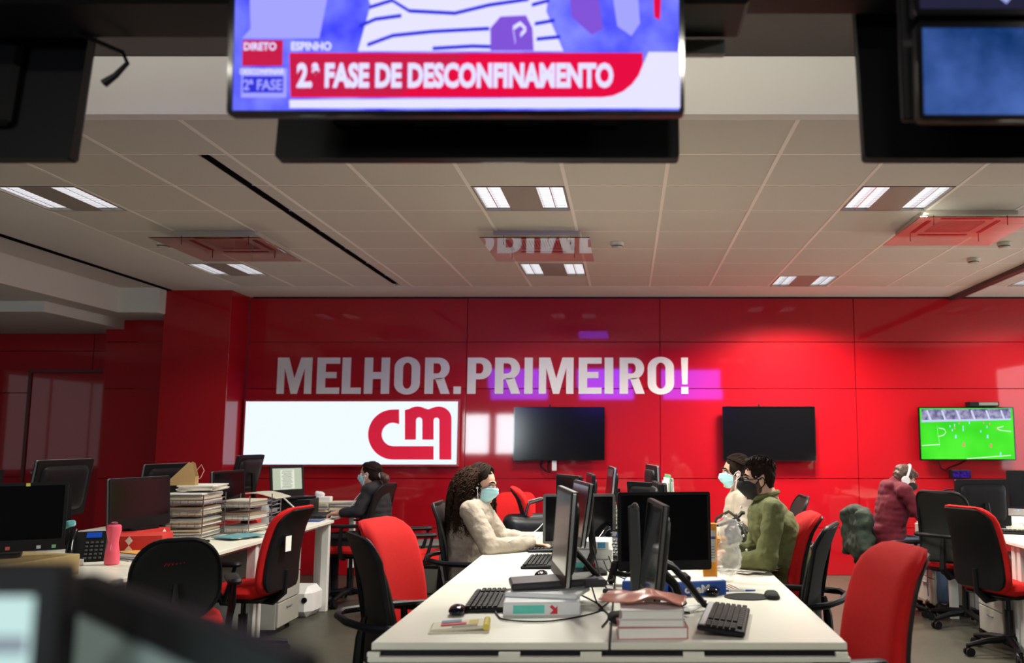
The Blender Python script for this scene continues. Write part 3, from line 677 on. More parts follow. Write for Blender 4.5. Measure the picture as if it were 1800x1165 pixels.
def arm_t(t, sy, xf=.0, z=.668):
    """black T armrest: pad on a slanted fork"""
    pad_ = B(); pad_.pad(.28, .075, .034, TR(xf, sy * .285, z), None, .035, 8); o = pad_.done('armrest', blackp, t)
    B().tube([(-.02, sy * .18, .40), (-.02, sy * .27, .42), (.02, sy * .285, .52), (.08 + xf, sy * .285, z - .01)], [.018, .02, .018, .013], 8).done('armrest_post', blackp, o)
    B().tube([(-.03, sy * .27, .43), (-.07, sy * .285, .54), (-.10 + xf, sy * .285, z - .01)], [.016, .015, .011], 8).done('armrest_post', blackp, o)
def upholstered(name, label, group, fm, arms=True, H=.575):
    t = thing(name, label, 'chair', (0, 0, 0), 0, group); chair_base(t)
    B().pad(.48, .48, .085, TR(0.02, 0, .47), lambda x, y: -.05 * max(0, x / .24) ** 3, .10, 12).done('seat', fm, t)
    B().pad(.46, .46, .03, TR(0.02, 0, .425), None, .10, 8).done('seat_shell', blackp, t)
    # backrest: local pad xy -> world y,z ; thickness -> x
    T = TR(-.235, 0, .46 + H / 2 - .01) @ Matrix(((0, 0, 1, 0), (1, 0, 0, 0), (0, 1, 0, 0), (0, 0, 0, 1))) 
    bend = lambda x, y: -.10 * (y + H / 2) / H + .035 * math.cos(y / H * 3.2) + .55 * x * x * .7 - .05 * max(0, (y - H * .28) / (H * .22)) ** 2
    B().pad(.46, H, .075, T, bend, .09, 14, .86).done('backrest', fm, t)
    o = B().pad(.435, H - .03, .03, TR(-.034, 0, 0) @ T, bend, .08, 12, .86).done('back_shell', blackp, t)
    b = B(); 
    for k in range(4): b.box((-.30 - .012 * k - .02, 0, .46 + H - .13 - .035 * k), (.004, .30, .003))
    B().tube([(-.04, 0, .405), (-.20, 0, .39), (-.27, 0, .45), (-.285, 0, .60)], [.03, .03, .028, .02], 8).done('back_support', blackp, t)
    if arms:
        for sy in (-1, 1): arm_t(t, sy)
    return t
def mesh_chair(name, label, group, seatm, H=.52, Wd=.46, hoop=True, z0=.50, rc=.085):
    t = thing(name, label, 'chair', (0, 0, 0), 0, group); chair_base(t)
    B().pad(.48, .48, .075, TR(0.02, 0, .47), lambda x, y: -.05 * max(0, x / .24) ** 3, .10, 12).done('seat', seatm, t)
    B().pad(.46, .46, .03, TR(0.02, 0, .427), None, .10, 8).done('seat_shell', blackp, t)
    T = TR(-.25, 0, z0 + H / 2) @ Matrix(((0, 0, 1, 0), (1, 0, 0, 0), (0, 1, 0, 0), (0, 0, 0, 1)))
    bend = lambda x, y: -.09 * (y + H / 2) / H + .04 * math.cos(y / H * 3.2) + .5 * x * x
    B().pad(Wd, H, .022, T, bend, rc, 14, .88).done('backrest', meshback, t)
    # rim
    pts = []
    for (x, y) in rr(Wd, H, rc, 8):
        x *= 1 + (.88 - 1) * (y / H * 2 + 1) / 2; pts.append(T @ Vector((x, y, bend(x, y))))
    B().tube(pts, .012, 8, closed=True).done('back_rim', blackp, t)
    B().tube([(-.04, 0, .405), (-.22, 0, .39), (-.31, 0, .46), (-.30, 0, .62), (-.285, 0, .70)], [.03, .03, .026, .02, .012], 8).done('back_support', blackp, t)
    if hoop:
        z = .682; hp = [(.12, -.29, z), (-.06, -.295, z), (-.22, -.275, z + .004), (-.33, -.20, z + .012), (-.375, -.08, z + .018), (-.375, .08, z + .018), (-.33, .20, z + .012), (-.22, .275, z + .004), (-.06, .295, z), (.12, .29, z)]
        # flattened loop
        b = B(); b.tube(hp, [.010, .017, .016, .015, .015, .015, .015, .016, .017, .010], 8); b.done('arm_hoop', blackp, t)
        for sy in (-1, 1):
            B().tube([(-.02, sy * .18, .40), (-.03, sy * .27, .42), (-.03, sy * .292, .55), (-.04, sy * .292, z - .01)], [.018, .02, .017, .015], 8).done('armrest_post', blackp, t)
    return t
G1 = 'red upholstered office chairs'; G2 = 'black mesh-backed office chairs'
def pl(src, x, y, rz, label, grp): return dup(src, (x, y, 0), rz, label, grp)
A = upholstered('office_chair', 'red office chair with black rear shell and a white tag, at the left desk row', G1, redf); A.location = (-2.50, 5.95, 0); A.rotation_euler = (0, 0, R(172))
# the white tag belongs to this chair only, so the copies are made first
cE = pl(A, -.90, 4.42, -17, 'bright red office chair with armrest, left of the central desks', G1)
cH1 = pl(A, .64, 4.90, 180, 'red office chair behind the back of the man in green', G1)
cH3 = pl(A, .68, 3.33, 192, 'large red office chair at the near right corner of the central desks', G1)
cJ = pl(A, 2.54, 6.08, 26, 'red office chair with black rear shell, pulled up to the right desks', G1); cJ.scale = (1, 1, .96)
cG3 = pl(A, -.58, 7.55, 8, 'red office chair carrying the black handbag, near the red wall', G1)
cG2 = pl(A, -1.10, 8.45, 268, 'red office chair with only its rounded top showing right of the woman in beige', G1); cG2.scale = (1, 1, .88)
cG1 = pl(A, -1.70, 7.35, 196, 'red office chair behind the black chair of the woman in beige', G1)
B().box((-.333, .075, .78), (.003, .07, .10)).done('paper_tag', paper, A)
M_ = mesh_chair('mesh_chair', 'black mesh chair at the near left corner of the central desks', G2, redf); M_.location = (-.82, 3.86, 0); M_.rotation_euler = (0, 0, R(30))
mF = pl(M_, -.85, 5.62, 0, 'black mesh chair in which the woman in the beige sweater sits', G2)
mC = pl(M_, -2.42, 7.95, 172, 'black mesh chair in which the woman in black sits', G2)
mH2 = pl(M_, .64, 4.29, 158, 'black mesh chair between the man in green and the near red chair', G2)
mI = pl(M_, 2.60, 6.99, 40, 'black mesh chair with red seat and hooped armrest, at the right desks', G2)
mK = pl(M_, .90, 6.25, 180, 'black mesh chair of the woman seated beyond the man in green', G2)
A.scale = (1, 1, .96)
# the chair with a rounded back and red embroidery
rn = mesh_chair('task_chair', 'black chair with rounded back and small red script, in front of the left desks', None, redf, H=.40, Wd=.43, hoop=False, z0=.52, rc=.16)
rn.location = (-2.38, 4.78, 0); rn.rotation_euler = (0, 0, R(118))
for sy in (-1, 1): arm_t(rn, sy)
b = B(); b.tube([(-.2915, .055 - .009 * k, .795 + (.009 if k % 2 else -.006) + .0012 * k) for k in range(11)], .0022, 6); b.done('red_script', redf, rn)
mL = dup(rn, (2.20, 7.52, 0), 8, 'low black chair under the draped dark green jacket'); mL.scale = (1, 1, .90)
# ------------------------------------------------------------------ people
skin_m = mat('skin_light', (.62, .36, .25), .55, noise_amt=.05, nscale=25, bump=.04, bscale=300)
skin2_m = mat('skin_tan', (.50, .27, .17), .55, noise_amt=.05, nscale=25)
hair_m = mat('hair_dark', (.014, .007, .004), .75, spec=.15, noise_amt=.3, nscale=120, bump=.3, bscale=300)
hairb_m = mat('hair_brown', (.06, .03, .018), .5, noise_amt=.3, nscale=120, bump=.3, bscale=300)
mask_m = mat('mask_pale_blue', (.38, .68, .72), .75, bump=.05)
maskb_m = mat('mask_black', (.008, .008, .010), .8)
eyew = mat('eye_white', (.7, .68, .65), .3, noise_amt=0); eyed = mat('eye_dark', (.01, .006, .004), .2, noise_amt=0)
beige_m = mat('beige_knit', (.36, .305, .25), .9, noise_amt=.08, nscale=80, bump=.9, bscale=22)
green_m = mat('olive_shirt', (.12, .13, .045), .85, noise_amt=.15, nscale=40, bump=1.0, bscale=20)
blackc = mat('black_cloth', (.012, .011, .013), .85, bump=.2, bscale=300)
maroon = mat('maroon_fleece', (.10, .004, .013), .9, noise_amt=.1, nscale=60, bump=.2, bscale=300)
jeans = mat('denim', (.05, .08, .14), .85, noise_amt=.15, nscale=90)
white_e = mat('white_rubber', (.8, .8, .8), .4, noise_amt=0)
def V(*a): return Vector(a)
def frame_to(d, up=(0, 0, 1)):
    x = Vector(d).normalized(); z = Vector(up); z = (z - x * z.dot(x)).normalized(); y = z.cross(x)
    return Matrix(((x.x, y.x, z.x, 0), (x.y, y.y, z.y, 0), (x.z, y.z, z.z, 0), (0, 0, 0, 1)))
def hand(b, w, d, up, side, curl=.5, spread=1.0):
    """palm, four jointed fingers and a thumb; side=+1 thumb towards local +y"""
    M = TR(*w) @ frame_to(d, up)
    def P(*q): return (M @ Vector(q))
    b.ell(P(.045, 0, 0), (.048, .038, .015), frame_to(d, up)); b.cap(P(-.02, 0, 0), P(.03, 0, 0), .024, .024)
    for k, (y0, L) in enumerate(((.027, .068), (.009, .078), (-.009, .072), (-.026, .056))):
        y0 *= side; a = (k - 1.5) * -.10 * spread * side; c = curl * (1 + .15 * k); x = .082 - abs(k - 1.2) * .004; z = .003
        p = [(x, y0, z)]; ang = -.12
        for seg, cc in ((.46, c * .7), (.32, c * .9), (.24, c * .7)):
            ang -= cc; q = p[-1]; p.append((q[0] + L * seg * math.cos(ang), q[1] + L * seg * math.sin(a), q[2] + L * seg * math.sin(ang)))
        p[0] = (x - .02, y0 * .9, 0)
        rs = (.0100, .0095, .0088, .0080)
        for i in range(3): b.cap(P(*p[i]), P(*p[i + 1]), rs[i], rs[i + 1], 10)
    s = side
    b.cap(P(.012, .022 * s, -.004), P(.042, .046 * s, -.012), .014, .0115, 10); b.cap(P(.042, .046 * s, -.012), P(.070, .052 * s, -.018), .0115, .0095, 10)
def person(name, label, loc, rz, head, hyaw, hpitch, sh, elb, wri, skin, female=True, waist=(0, 0, .66), hipz=.53, knee=(.42, .10, .53), ankle=(.40, .10, .09), vox=.0055, handcurl=.55, hd=None):
    t = thing(name, label, 'person', loc, rz); H = Vector(head)
    HM = TR(*H) @ rot(0, 0, hyaw) @ rot(0, hpitch, 0) @ Matrix.Scale(.90, 4)
    def h(*q): return HM @ Vector(q)
    HR = HM.to_3x3().to_4x4(); b = B()
    b.ell(h(-.012, 0, .028), (.094, .074, .088), HR); b.ell(h(.028, 0, -.03), (.062, .058, .082), HR)
    b.ell(h(.040, 0, -.082), (.044, .040, .034), HR); b.ell(h(.072, 0, .026), (.022, .050, .012), HR)
    b.cap(h(.088, 0, .002), h(.104, 0, -.030), .008, .012, 10); b.ell(h(.084, 0, -.062), (.014, .024, .010), HR); b.ell(h(.078, 0, -.098), (.016, .018, .014), HR)
    for s in (-1, 1):
        b.ell(h(.054, .033 * s, -.026), (.024, .020, .022), HR)
        b.ell(h(-.008, .074 * s, -.010), (.018, .009, .031), HR @ rot(0, -10, 0)); b.ell(h(-.004, .074 * s, -.034), (.010, .008, .012), HR)
    nb = Vector((sh[0][0] * .5 + sh[1][0] * .5, (sh[0][1] + sh[1][1]) / 2, (sh[0][2] + sh[1][2]) / 2 + .035))
    b.cap(h(-.022, 0, -.06), nb, .050 if female else .058, .056 if female else .064); b.cap(h(-.01, 0, -.09), nb + V(.02, 0, 0), .042, .045)
    hips = [V(waist[0] * 0, s * .09, hipz) for s in (1, -1)]
    up = nb - V(0, 0, .06)
    wv = Vector(waist); sw = abs(sh[0][1] - sh[1][1]) / 2
    def torso(b, g, hem=.50):
        for k in range(7):
            f = k / 6; c = wv.lerp(up, f) - V(.0, 0, .02 * f); rx = (.105 + .02 * math.sin(f * 2.6)) + g; ry = (.135 + (sw * .88 - .135) * f ** 1.2) + g
            if f > .95: ry *= .86; rx *= .85
            b.ell(c, (rx, ry, .085 + g))
        for k in range(4):
            f = k / 3; c = V(0, 0, hem).lerp(wv, f); b.ell(c, (.125 + g, .165 - .02 * f + g, .08 + g))
        for s in (0, 1): b.cap(up + V(0, 0, .02), Vector(sh[s]) - V(0, 0, .012), .055 + g, .048 + g)
    torso(b, 0)
    for s in (0, 1):
        S_, E_, W_2 = Vector(sh[s]), Vector(elb[s]), Vector(wri[s])
        b.cap(S_ - V(0, 0, .01), E_, .046, .038); b.cap(E_, W_2, .037, .025)
        d = (W_2 - E_).normalized() if hd is None else Vector(hd[s])
        hand(b, W_2 + d * .012, d, (0, 0, 1), (-1 if s == 0 else 1), handcurl)
    for s, sy in ((0, 1), (1, -1)):
        K = V(knee[0], knee[1] * sy, knee[2]); An = V(ankle[0], ankle[1] * sy, ankle[2])
        b.cap(hips[s], K, .078, .055); b.cap(K, An, .052, .036); b.cap(An + V(-.02, 0, -.045), An + V(.14, 0, -.055), .034, .026)
    fuse(b, 'body', skin, t, vox, 2)
    # eyes and brows
    for s in (-1, 1):
        e = B(); e.ell(h(.070, .031 * s, .004), .0145); e.mi = 1; e.ell(h(.0795, .033 * s, .004), (.0062, .0072, .0072), HR); o = e.done('eye', [eyew, eyed], t)
        e = B(); e.tube([h(.066, .050 * s, .010), h(.078, .042 * s, .0165), h(.0845, .030 * s, .0175), h(.082, .018 * s, .011)], .0030, 6); e.done('eyelashes', eyed, t)
        e = B(); e.tube([h(.070, .054 * s, .028), h(.083, .040 * s, .037), h(.091, .024 * s, .035), h(.093, .014 * s, .031)], [.003, .0048, .0048, .003], 6); e.done('eyebrow', hair_m, t)
    return t, h, HR, torso, hips, up, nb
def sleeves(b, sh, elb, wri, g, cut=.03, r=(.046, .042, .032)):
    for s in (0, 1):
        S_, E_, W_2 = Vector(sh[s]), Vector(elb[s]), Vector(wri[s]); W3 = W_2 - (W_2 - E_).normalized() * cut
        b.cap(S_ - V(0, 0, .01), E_, r[0] + g, r[1] + g); b.cap(E_, W3, r[1] + g, r[2] + g * .6)
def trousers(t, hips, m, knee=(.42, .10, .53), ankle=(.40, .10, .09), shoe=blackp):
    b = B()
    for s, sy in ((0, 1), (1, -1)):
        K = V(knee[0], knee[1] * sy, knee[2]); An = V(ankle[0], ankle[1] * sy, ankle[2] + .03)
        b.cap(hips[s], K, .094, .070); b.cap(K, An, .066, .052)
    b.ell((0, 0, .53), (.14, .18, .10)); fuse(b, 'trousers', m, t, .010, 3, (.004, 14))
    for sy in (1, -1):
        b = B(); a = V(ankle[0], ankle[1] * sy, ankle[2]); b.cap(a + V(-.03, 0, -.045), a + V(.03, 0, -.04), .043, .042); b.cap(a + V(.03, 0, -.045), a + V(.16, 0, -.058), .042, .03)
        fuse(b, 'shoe', shoe, t, .008, 3)
def surgical_mask(t, h, m=mask_m, black=False):
    """sheet wrapped round nose, cheeks and chin, with ear loops"""
    b = B(); nu, nv = 16, 12; vs = []; fs = []
    for side in (0, 1):
        for j in range(nv + 1):
            v = j / nv; z = -.002 - .112 * v
            for i in range(nu + 1):
                u = 2 * i / nu - 1; a = u * 1.25
                bulge = .026 * math.exp(-((v - .30) / .28) ** 2) * math.exp(-(u / .38) ** 2) + (.016 * math.exp(-(u / .5) ** 2) * (1 - v))
                if black: bulge += .008 * math.exp(-(u / .2) ** 2)
                r = .089 + bulge - .020 * max(0, v - .62) / .38; zz_ = z
                taper = 1 - .20 * max(0, v - .5) * 2 * .5
                x = .004 + r * math.cos(a); y = .079 * math.sin(a) * taper
                if abs(u) > .6: zz_ = z * (1 - .45 * (abs(u) - .6) / .4) - .022 * (abs(u) - .6) / .4
                pl_ = 0 if black else .0016 * math.sin(v * 26)
                k = (1 + pl_ / .08) * (1.0 if side == 0 else .965)
                vs.append(h(x * k, y * k, zz_))
    n = nu + 1; N = n * (nv + 1)
    for sd in (0, 1):
        for j in range(nv):
            for i in range(nu):
                q = (sd * N + j * n + i, sd * N + j * n + i + 1, sd * N + (j + 1) * n + i + 1, sd * N + (j + 1) * n + i); fs.append(q[::-1] if sd == 0 else q)
    rim = [i for i in range(n)] + [j * n + nu for j in range(1, nv + 1)] + [nv * n + i for i in range(nu - 1, -1, -1)] + [j * n for j in range(nv - 1, 0, -1)]
    for k in range(len(rim)): a, c = rim[k], rim[(k + 1) % len(rim)]; fs.append((a, c, c + N, a + N))
    b.add(vs, fs); o = b.done('face_mask', m, t, ang=80)
    lm_ = maskb_m if black else white_e
    for s in (-1, 1):
        bb = B(); r_ = .0032 if black else .0018
        bb.tube([h(.030, .072 * s, -.024), h(.008, .080 * s, .004), h(-.012, .084 * s, .014), h(-.024, .082 * s, .0), h(-.020, .080 * s, -.03), h(.006, .076 * s, -.052), h(.026, .070 * s, -.066)], r_, 6)
        bb.done('ear_loop', lm_, o)
    return o
def earbud(t, h, s, pts):
    b = B(); b.ell(h(.0, .086 * s, -.018), .008); b.tube([h(.002, .088 * s, -.018)] + pts, .0028, 6); b.done('earphone_cable', white_e, t)
def swept(name, t, h, c, r, pairs, m, rad=.0042, lift=1.015):
    """locks combed over the head from one direction to another"""
    b = B()
    for s0, e0 in pairs:
        s0 = Vector(s0).normalized(); e0 = Vector(e0).normalized(); pts = []; rs = []; k0 = lift + random.uniform(0, .05); ph = random.uniform(0, 6)
        for i in range(12):
            f = i / 11; d = s0.slerp(e0, f) if s0.dot(e0) > -.98 else s0.lerp(e0, f).normalized()
            k = k0 + .012 * math.sin(f * 9 + ph); pts.append(h(c[0] + r[0] * d.x * k, c[1] + r[1] * d.y * k, c[2] + r[2] * d.z * k)); rs.append(rad * (.5 + .5 * math.sin(PI * min(1, f * 1.2 + .1))))
        b.tube(pts, rs, 5)
    return b.done(name, m, t, ang=80)
def strands(b, roots, n_seg, step, wav, r0, seedk=0, grav=V(0, 0, -1)):
    for k, (p, d) in enumerate(roots):
        ph = random.uniform(0, 6.28); fr = random.uniform(.75, 1.3); pts = []; rs = []; q = Vector(p); dd = Vector(d).normalized(); s1 = dd.orthogonal().normalized(); s2 = dd.cross(s1)
        for i in range(n_seg):
            f = i / (n_seg - 1); g = (dd * (1 - f) ** 3 * 1.0 + grav * (.30 + f)).normalized(); q = q + g * step
            a = ph + i * fr * 1.75; pts.append(q + (s1 * math.cos(a) + V(0, 0, 1) * 0 + s2 * math.sin(a)) * wav * min(1, f * 3 + .2)); rs.append(r0 * (1 - .75 * f ** 2))
        b.tube(pts, rs, 5)

# ---- woman in the beige sweater (faces +x), left of the central desks
sh = [(.04, .165, 1.00), (.04, -.165, 1.00)]; elb = [(.17, .22, .79), (.17, -.215, .775)]; wri = [(.385, .12, .785), (.405, -.07, .785)]
t, h, HR, torso, hips, up, nb = person('person', 'woman in a beige sweater with long curly dark hair and a light blue mask, typing', (-.985, 5.60, 0), 0, (.085, 0, 1.135), -14, 12, sh, elb, wri, skin_m, True, waist=(-.03, 0, .68), hd=[(1, -.25, -.12), (1, .05, -.12)])
b = B(); torso(b, .020, .53); sleeves(b, sh, elb, wri, .012, .015, (.056, .052, .036)); b.cap(up + V(0, 0, .035), nb + V(-.005, 0, .0), .078, .060)
fuse(b, 'beige_sweater', beige_m, t, .007, 5, (.006, 16, (1.4, .8, 1.4)))
b = B()
for s in (0, 1):
    d = (Vector(wri[s]) - Vector(elb[s])).normalized(); b.tube([Vector(wri[s]) - d * .035, Vector(wri[s]) - d * .006], [.035, .034], 14)
b.done('sweater_cuffs', beige_m, t)
trousers(t, hips, blackc)
surgical_mask(t, h)
b = B(); b.ell(h(-.030, 0, .060), (.096, .088, .080), HR); b.ell(h(-.045, 0, -.01), (.066, .094, .09), HR); b.ell(h(-.085, 0, -.09), (.05, .09, .09), HR); b.ell(h(-.10, 0, -.18), (.05, .11, .12), HR)
for s in (-1, 1): b.ell(h(-.01, .072 * s, -.02), (.035, .022, .06), HR)
hr = fuse(b, 'long_curly_hair', hair_m, t, .008, 2, (.012, 30))
b = B(); roots = []
for k in range(420):
    a = random.uniform(-2.55, 2.55) + PI; e = random.uniform(-.25, 1.15); dx, dy, dz = math.cos(a) * math.cos(e), math.sin(a) * math.cos(e), math.sin(e)
    if dx > .30 and e < .62: continue
    if dx > .34: continue
    roots.append((h(-.028 + .09 * dx, .084 * dy, .04 + .082 * dz), HR.to_3x3() @ V(min(0, dx) * 1.3 - .35 * max(0, dz), dy * 1.5 + (.5 if dy > 0 else -.5) * max(0, dz), dz * .25)))
strands(b, roots, 30, .0130, .0150, .0044)
swept('parted_locks', hr, h, (-.030, 0, .060), (.098, .090, .082), [((.62 - .9 * random.random(), .02 * s, .8), (.25 - random.random() * .8, s, -.5 - .5 * random.random())) for s in (-1, 1) for k in range(70)], hair_m, .0046)
b.done('curls', mat('hair_curl_brown', (.030, .014, .007), .75, noise_amt=.4, nscale=90, spec=.15), hr, ang=80)
earbud(t, h, -1, [h(.02, -.085, -.08), h(.045, -.07, -.16), V(.13, -.10, .93), V(.15, -.10, .86), V(.14, -.09, .80)])
# ---- second cable of the woman: from her earphones up over the monitor edge
# ---- man in the olive shirt (faces -x)
sh = [(.10, .20, 1.055), (.10, -.20, 1.055)]; elb = [(.15, .27, .805), (.13, -.27, .80)]; wri = [(.37, .13, .785), (.34, -.10, .79)]
t, h, HR, torso, hips, up, nb = person('person', 'man in an olive green shirt with glasses and a black mask, seated at the desk', (.86, 4.87, 0), 180, (.145, 0, 1.200), 0, 4, sh, elb, wri, skin_m, False, waist=(-.05, 0, .70), hipz=.54, hd=[(1, -.3, -.1), (1, .3, -.1)])
b = B(); torso(b, .014, .54); sleeves(b, sh, elb, wri, .012, .05, (.050, .045, .036)); b.cap(up + V(0, 0, .03), nb - V(0, 0, .01), .082, .066)
fuse(b, 'olive_shirt', green_m, t, .007, 3, (.009, 12, (1.5, .6, 1.6)))
b = B(); n2 = nb + V(.012, 0, .030); ring = [n2 + V(.068 * math.cos(a), .066 * math.sin(a), -.004 - .016 * math.cos(a)) for a in [2 * PI * k / 18 for k in range(18)]]; b.tube(ring, .014, 8, closed=True); b.done('shirt_collar', green_m, t)
for k in range(4): B().ell(up + V(.143 - .01 * k * k * .3, .0, .02 - .075 * k), .007).done('shirt_button', white_e, t)
trousers(t, hips, mat('dark_trousers', (.02, .02, .025), .8))
surgical_mask(t, h, maskb_m, True)
b = B(); b.ell(h(-.020, 0, .066), (.094, .077, .064), HR); b.ell(h(-.042, 0, .02), (.064, .078, .075), HR); b.ell(h(-.050, 0, -.035), (.036, .062, .05), HR); b.ell(h(.022, 0, .106), (.058, .055, .030), HR); b.ell(h(.004, .054, .042), (.048, .024, .042), HR); b.ell(h(.004, -.054, .042), (.048, .024, .042), HR)
hr = fuse(b, 'short_hair', hair_m, t, .006, 2, (.006, 50)); b = B(); roots = []
for k in range(260):
    x, y = random.uniform(-.09, .085), random.uniform(-.065, .065); z = .058 + .066 * math.sqrt(max(0, 1 - (x / .1) ** 2 - (y / .078) ** 2)); p = h(x - .014, y, z); d = HR.to_3x3() @ V(.5, y * 4, .8)
    b.tube([p, p + d.normalized() * .014, p + d.normalized() * .022 + V(-.010, 0, 0) * 0 + HR.to_3x3() @ V(-.012, 0, .002)], [.004, .0035, .0015], 5)
b.done('hair_tufts', hair_m, hr, ang=80)
for s in (-1, 1): B().ell(h(.012, .070 * s, -.045), (.018, .008, .035), HR).done('sideburn', hairb_m, t)
b = B()
for s in (-1, 1):
    c = h(.098, .034 * s, .002); fr = [h(.098 + .0, .034 * s + .026 * math.cos(a), .002 + .019 * math.sin(a)) for a in [2 * PI * k / 16 for k in range(16)]]; b.tube(fr, .0028, 6, closed=True)
    b.tube([h(.097, .060 * s, .008), h(.05, .078 * s, .008), h(-.005, .084 * s, .004)], .0026, 6)
b.tube([h(.099, -.009, .006), h(.104, 0, .009), h(.099, .009, .006)], .0026, 6); b.done('glasses', blackp, t)
# ---- woman seated beyond him (faces -x)
sh = [(.06, .16, 1.03), (.06, -.16, 1.03)]; elb = [(.10, .22, .82), (.12, -.22, .80)]; wri = [(.33, .15, .78), (.33, -.12, .78)]
t, h, HR, torso, hips, up, nb = person('person', 'woman in a pale cream top with tied dark hair beyond the man in green', (.84, 6.15, 0), 180, (.10, 0, 1.190), 6, 2, sh, elb, wri, skin_m, True, waist=(0, 0, .68), hipz=.53, vox=.0065)
b = B(); torso(b, .014, .53); sleeves(b, sh, elb, wri, .013, .03); b.cap(up + V(0, 0, .03), nb - V(0, 0, .01), .078, .060); fuse(b, 'cream_top', mat('cream_cloth', (.40, .34, .27), .9, noise_amt=.1, bump=.2), t, .008, 3, (.011, 11))
trousers(t, hips, blackc); surgical_mask(t, h)
b = B(); b.ell(h(-.028, 0, .060), (.096, .084, .078), HR); b.ell(h(.004, .058, .03), (.050, .024, .055), HR); b.ell(h(.004, -.058, .03), (.050, .024, .055), HR); b.ell(h(-.06, 0, .0), (.068, .082, .085), HR); b.ell(h(-.02, 0, -.02), (.03, .079, .05), HR); b.cap(h(-.11, 0, -.03), h(-.12, 0, -.13), .035, .03); b.cap(h(-.05, -.05, -.06), h(-.045, -.06, -.16), .03, .02); b.cap(h(-.05, .05, -.06), h(-.045, .06, -.16), .03, .02)
fuse(b, 'tied_back_hair', hair_m, t, .007, 2, (.004, 40))
swept('combed_locks', t, h, (-.026, 0, .058), (.098, .087, .080), [((.80 * math.cos(a), math.sin(a), .10 + .50 * math.cos(a)), (-1, .25 * math.sin(a), -.45)) for a in [random.uniform(-1.5, 1.5) for k in range(110)]], hair_m)
for s in (-1, 1): earbud(t, h, s, [h(.01, .086 * s, -.06), h(.015, .075 * s, -.10), h(.03, .06 * s, -.18)])
# ---- woman in black at the end of the left row (faces -x, turned away a little)
sh = [(.03, .16, .985), (.03, -.16, .985)]; elb = [(.10, .22, .80), (.12, -.22, .79)]; wri = [(.27, .17, .785), (.29, -.12, .785)]
t, h, HR, torso, hips, up, nb = person('person', 'woman in black with a dark ponytail and white earphones, seated under the light box', (-2.20, 7.93, 0), 180, (.075, 0, 1.112), -12, 4, sh, elb, wri, skin2_m, True, waist=(0, 0, .66), hipz=.53, vox=.0065)
b = B(); torso(b, .022, .53); sleeves(b, sh, elb, wri, .014, .03); b.cap(up + V(0, 0, .03), nb, .085, .066); fuse(b, 'black_sweater', blackc, t, .008, 3, (.010, 11))
trousers(t, hips, blackc); surgical_mask(t, h)
b = B(); b.ell(h(-.026, 0, .040), (.098, .084, .084), HR); b.ell(h(-.055, 0, .0), (.070, .080, .088), HR)
hr = fuse(b, 'dark_hair', hair_m, t, .007, 2, (.004, 40)); b = B(); b.cap(h(-.118, 0, -.018), h(-.165, 0, -.055), .030, .040); b.cap(h(-.165, 0, -.055), h(-.175, 0, -.13), .038, .016)
swept('combed_locks', hr, h, (-.024, 0, .042), (.100, .087, .086), [((.95 * math.cos(a), math.sin(a), .35 + .2 * math.cos(a)), (-1, .15 * math.sin(a), -.45)) for a in [random.uniform(-1.6, 1.6) for k in range(90)]], hair_m)
fuse(b, 'ponytail', hairb_m, hr, .007, 2, (.006, 50)); B().tube([h(-.120 + .012 * math.cos(a) * .6, .032 * math.sin(a), -.022 + .030 * math.cos(a)) for a in [2 * PI * k / 12 for k in range(12)]], .009, 6, closed=True).done('scrunchie', mat('scrunchie_grey', (.35, .42, .42), .8), hr)
earbud(t, h, 1, [h(.02, .083, -.07), h(.03, .07, -.14), V(.16, .12, .90), V(.20, .10, .84), V(.26, .1, .80)])
earbud(t, h, -1, [h(.03, -.083, -.06), h(.04, -.07, -.15), V(.17, .08, .88), V(.20, .09, .84)])
# ---- person in the dark red hoodie (faces +x, looking down)
sh = [(.07, .185, 1.0), (.07, -.185, 1.0)]; elb = [(.20, .25, .80), (.20, -.25, .79)]; wri = [(.42, .13, .785), (.42, -.12, .785)]
t, h, HR, torso, hips, up, nb = person('person', 'person in a dark red hoodie with white headphones and a black mask, looking down', (2.19, 7.55, 0), 4, (.155, 0, 1.085), -8, 24, sh, elb, wri, skin_m, False, waist=(-.01, 0, .67), hipz=.53, vox=.0065)
b = B(); torso(b, .022, .48); sleeves(b, sh, elb, wri, .018, .02); b.cap(up + V(0, 0, .03), nb, .09, .075); b.ell(nb + V(-.065, 0, -.01), (.065, .12, .055)); b.ell(nb + V(-.085, 0, -.06), (.06, .10, .07))
fuse(b, 'dark_red_hoodie', maroon, t, .008, 3, (.012, 11)); trousers(t, hips, jeans); surgical_mask(t, h, maskb_m, True)
b = B(); b.ell(h(-.020, 0, .048), (.102, .086, .080), HR); b.ell(h(-.05, 0, .01), (.070, .084, .085), HR); b.ell(h(.05, 0, .075), (.05, .06, .03), HR)
fuse(b, 'short_hair', hairb_m, t, .007, 2, (.009, 40))
b = B(); b.tube([h(-.01 + .0 * a, .092 * math.sin(a), .0 + .135 * math.cos(a)) for a in [R(-95 + 190 * k / 16) for k in range(17)]], .0105, 8); hp = b.done('headphones', white_e, t)
for s in (-1, 1): B().cyl(h(-.01, .082 * s, -.015), h(-.01, .108 * s, -.018), .036, .033, 18).done('ear_cup', white_e, hp)
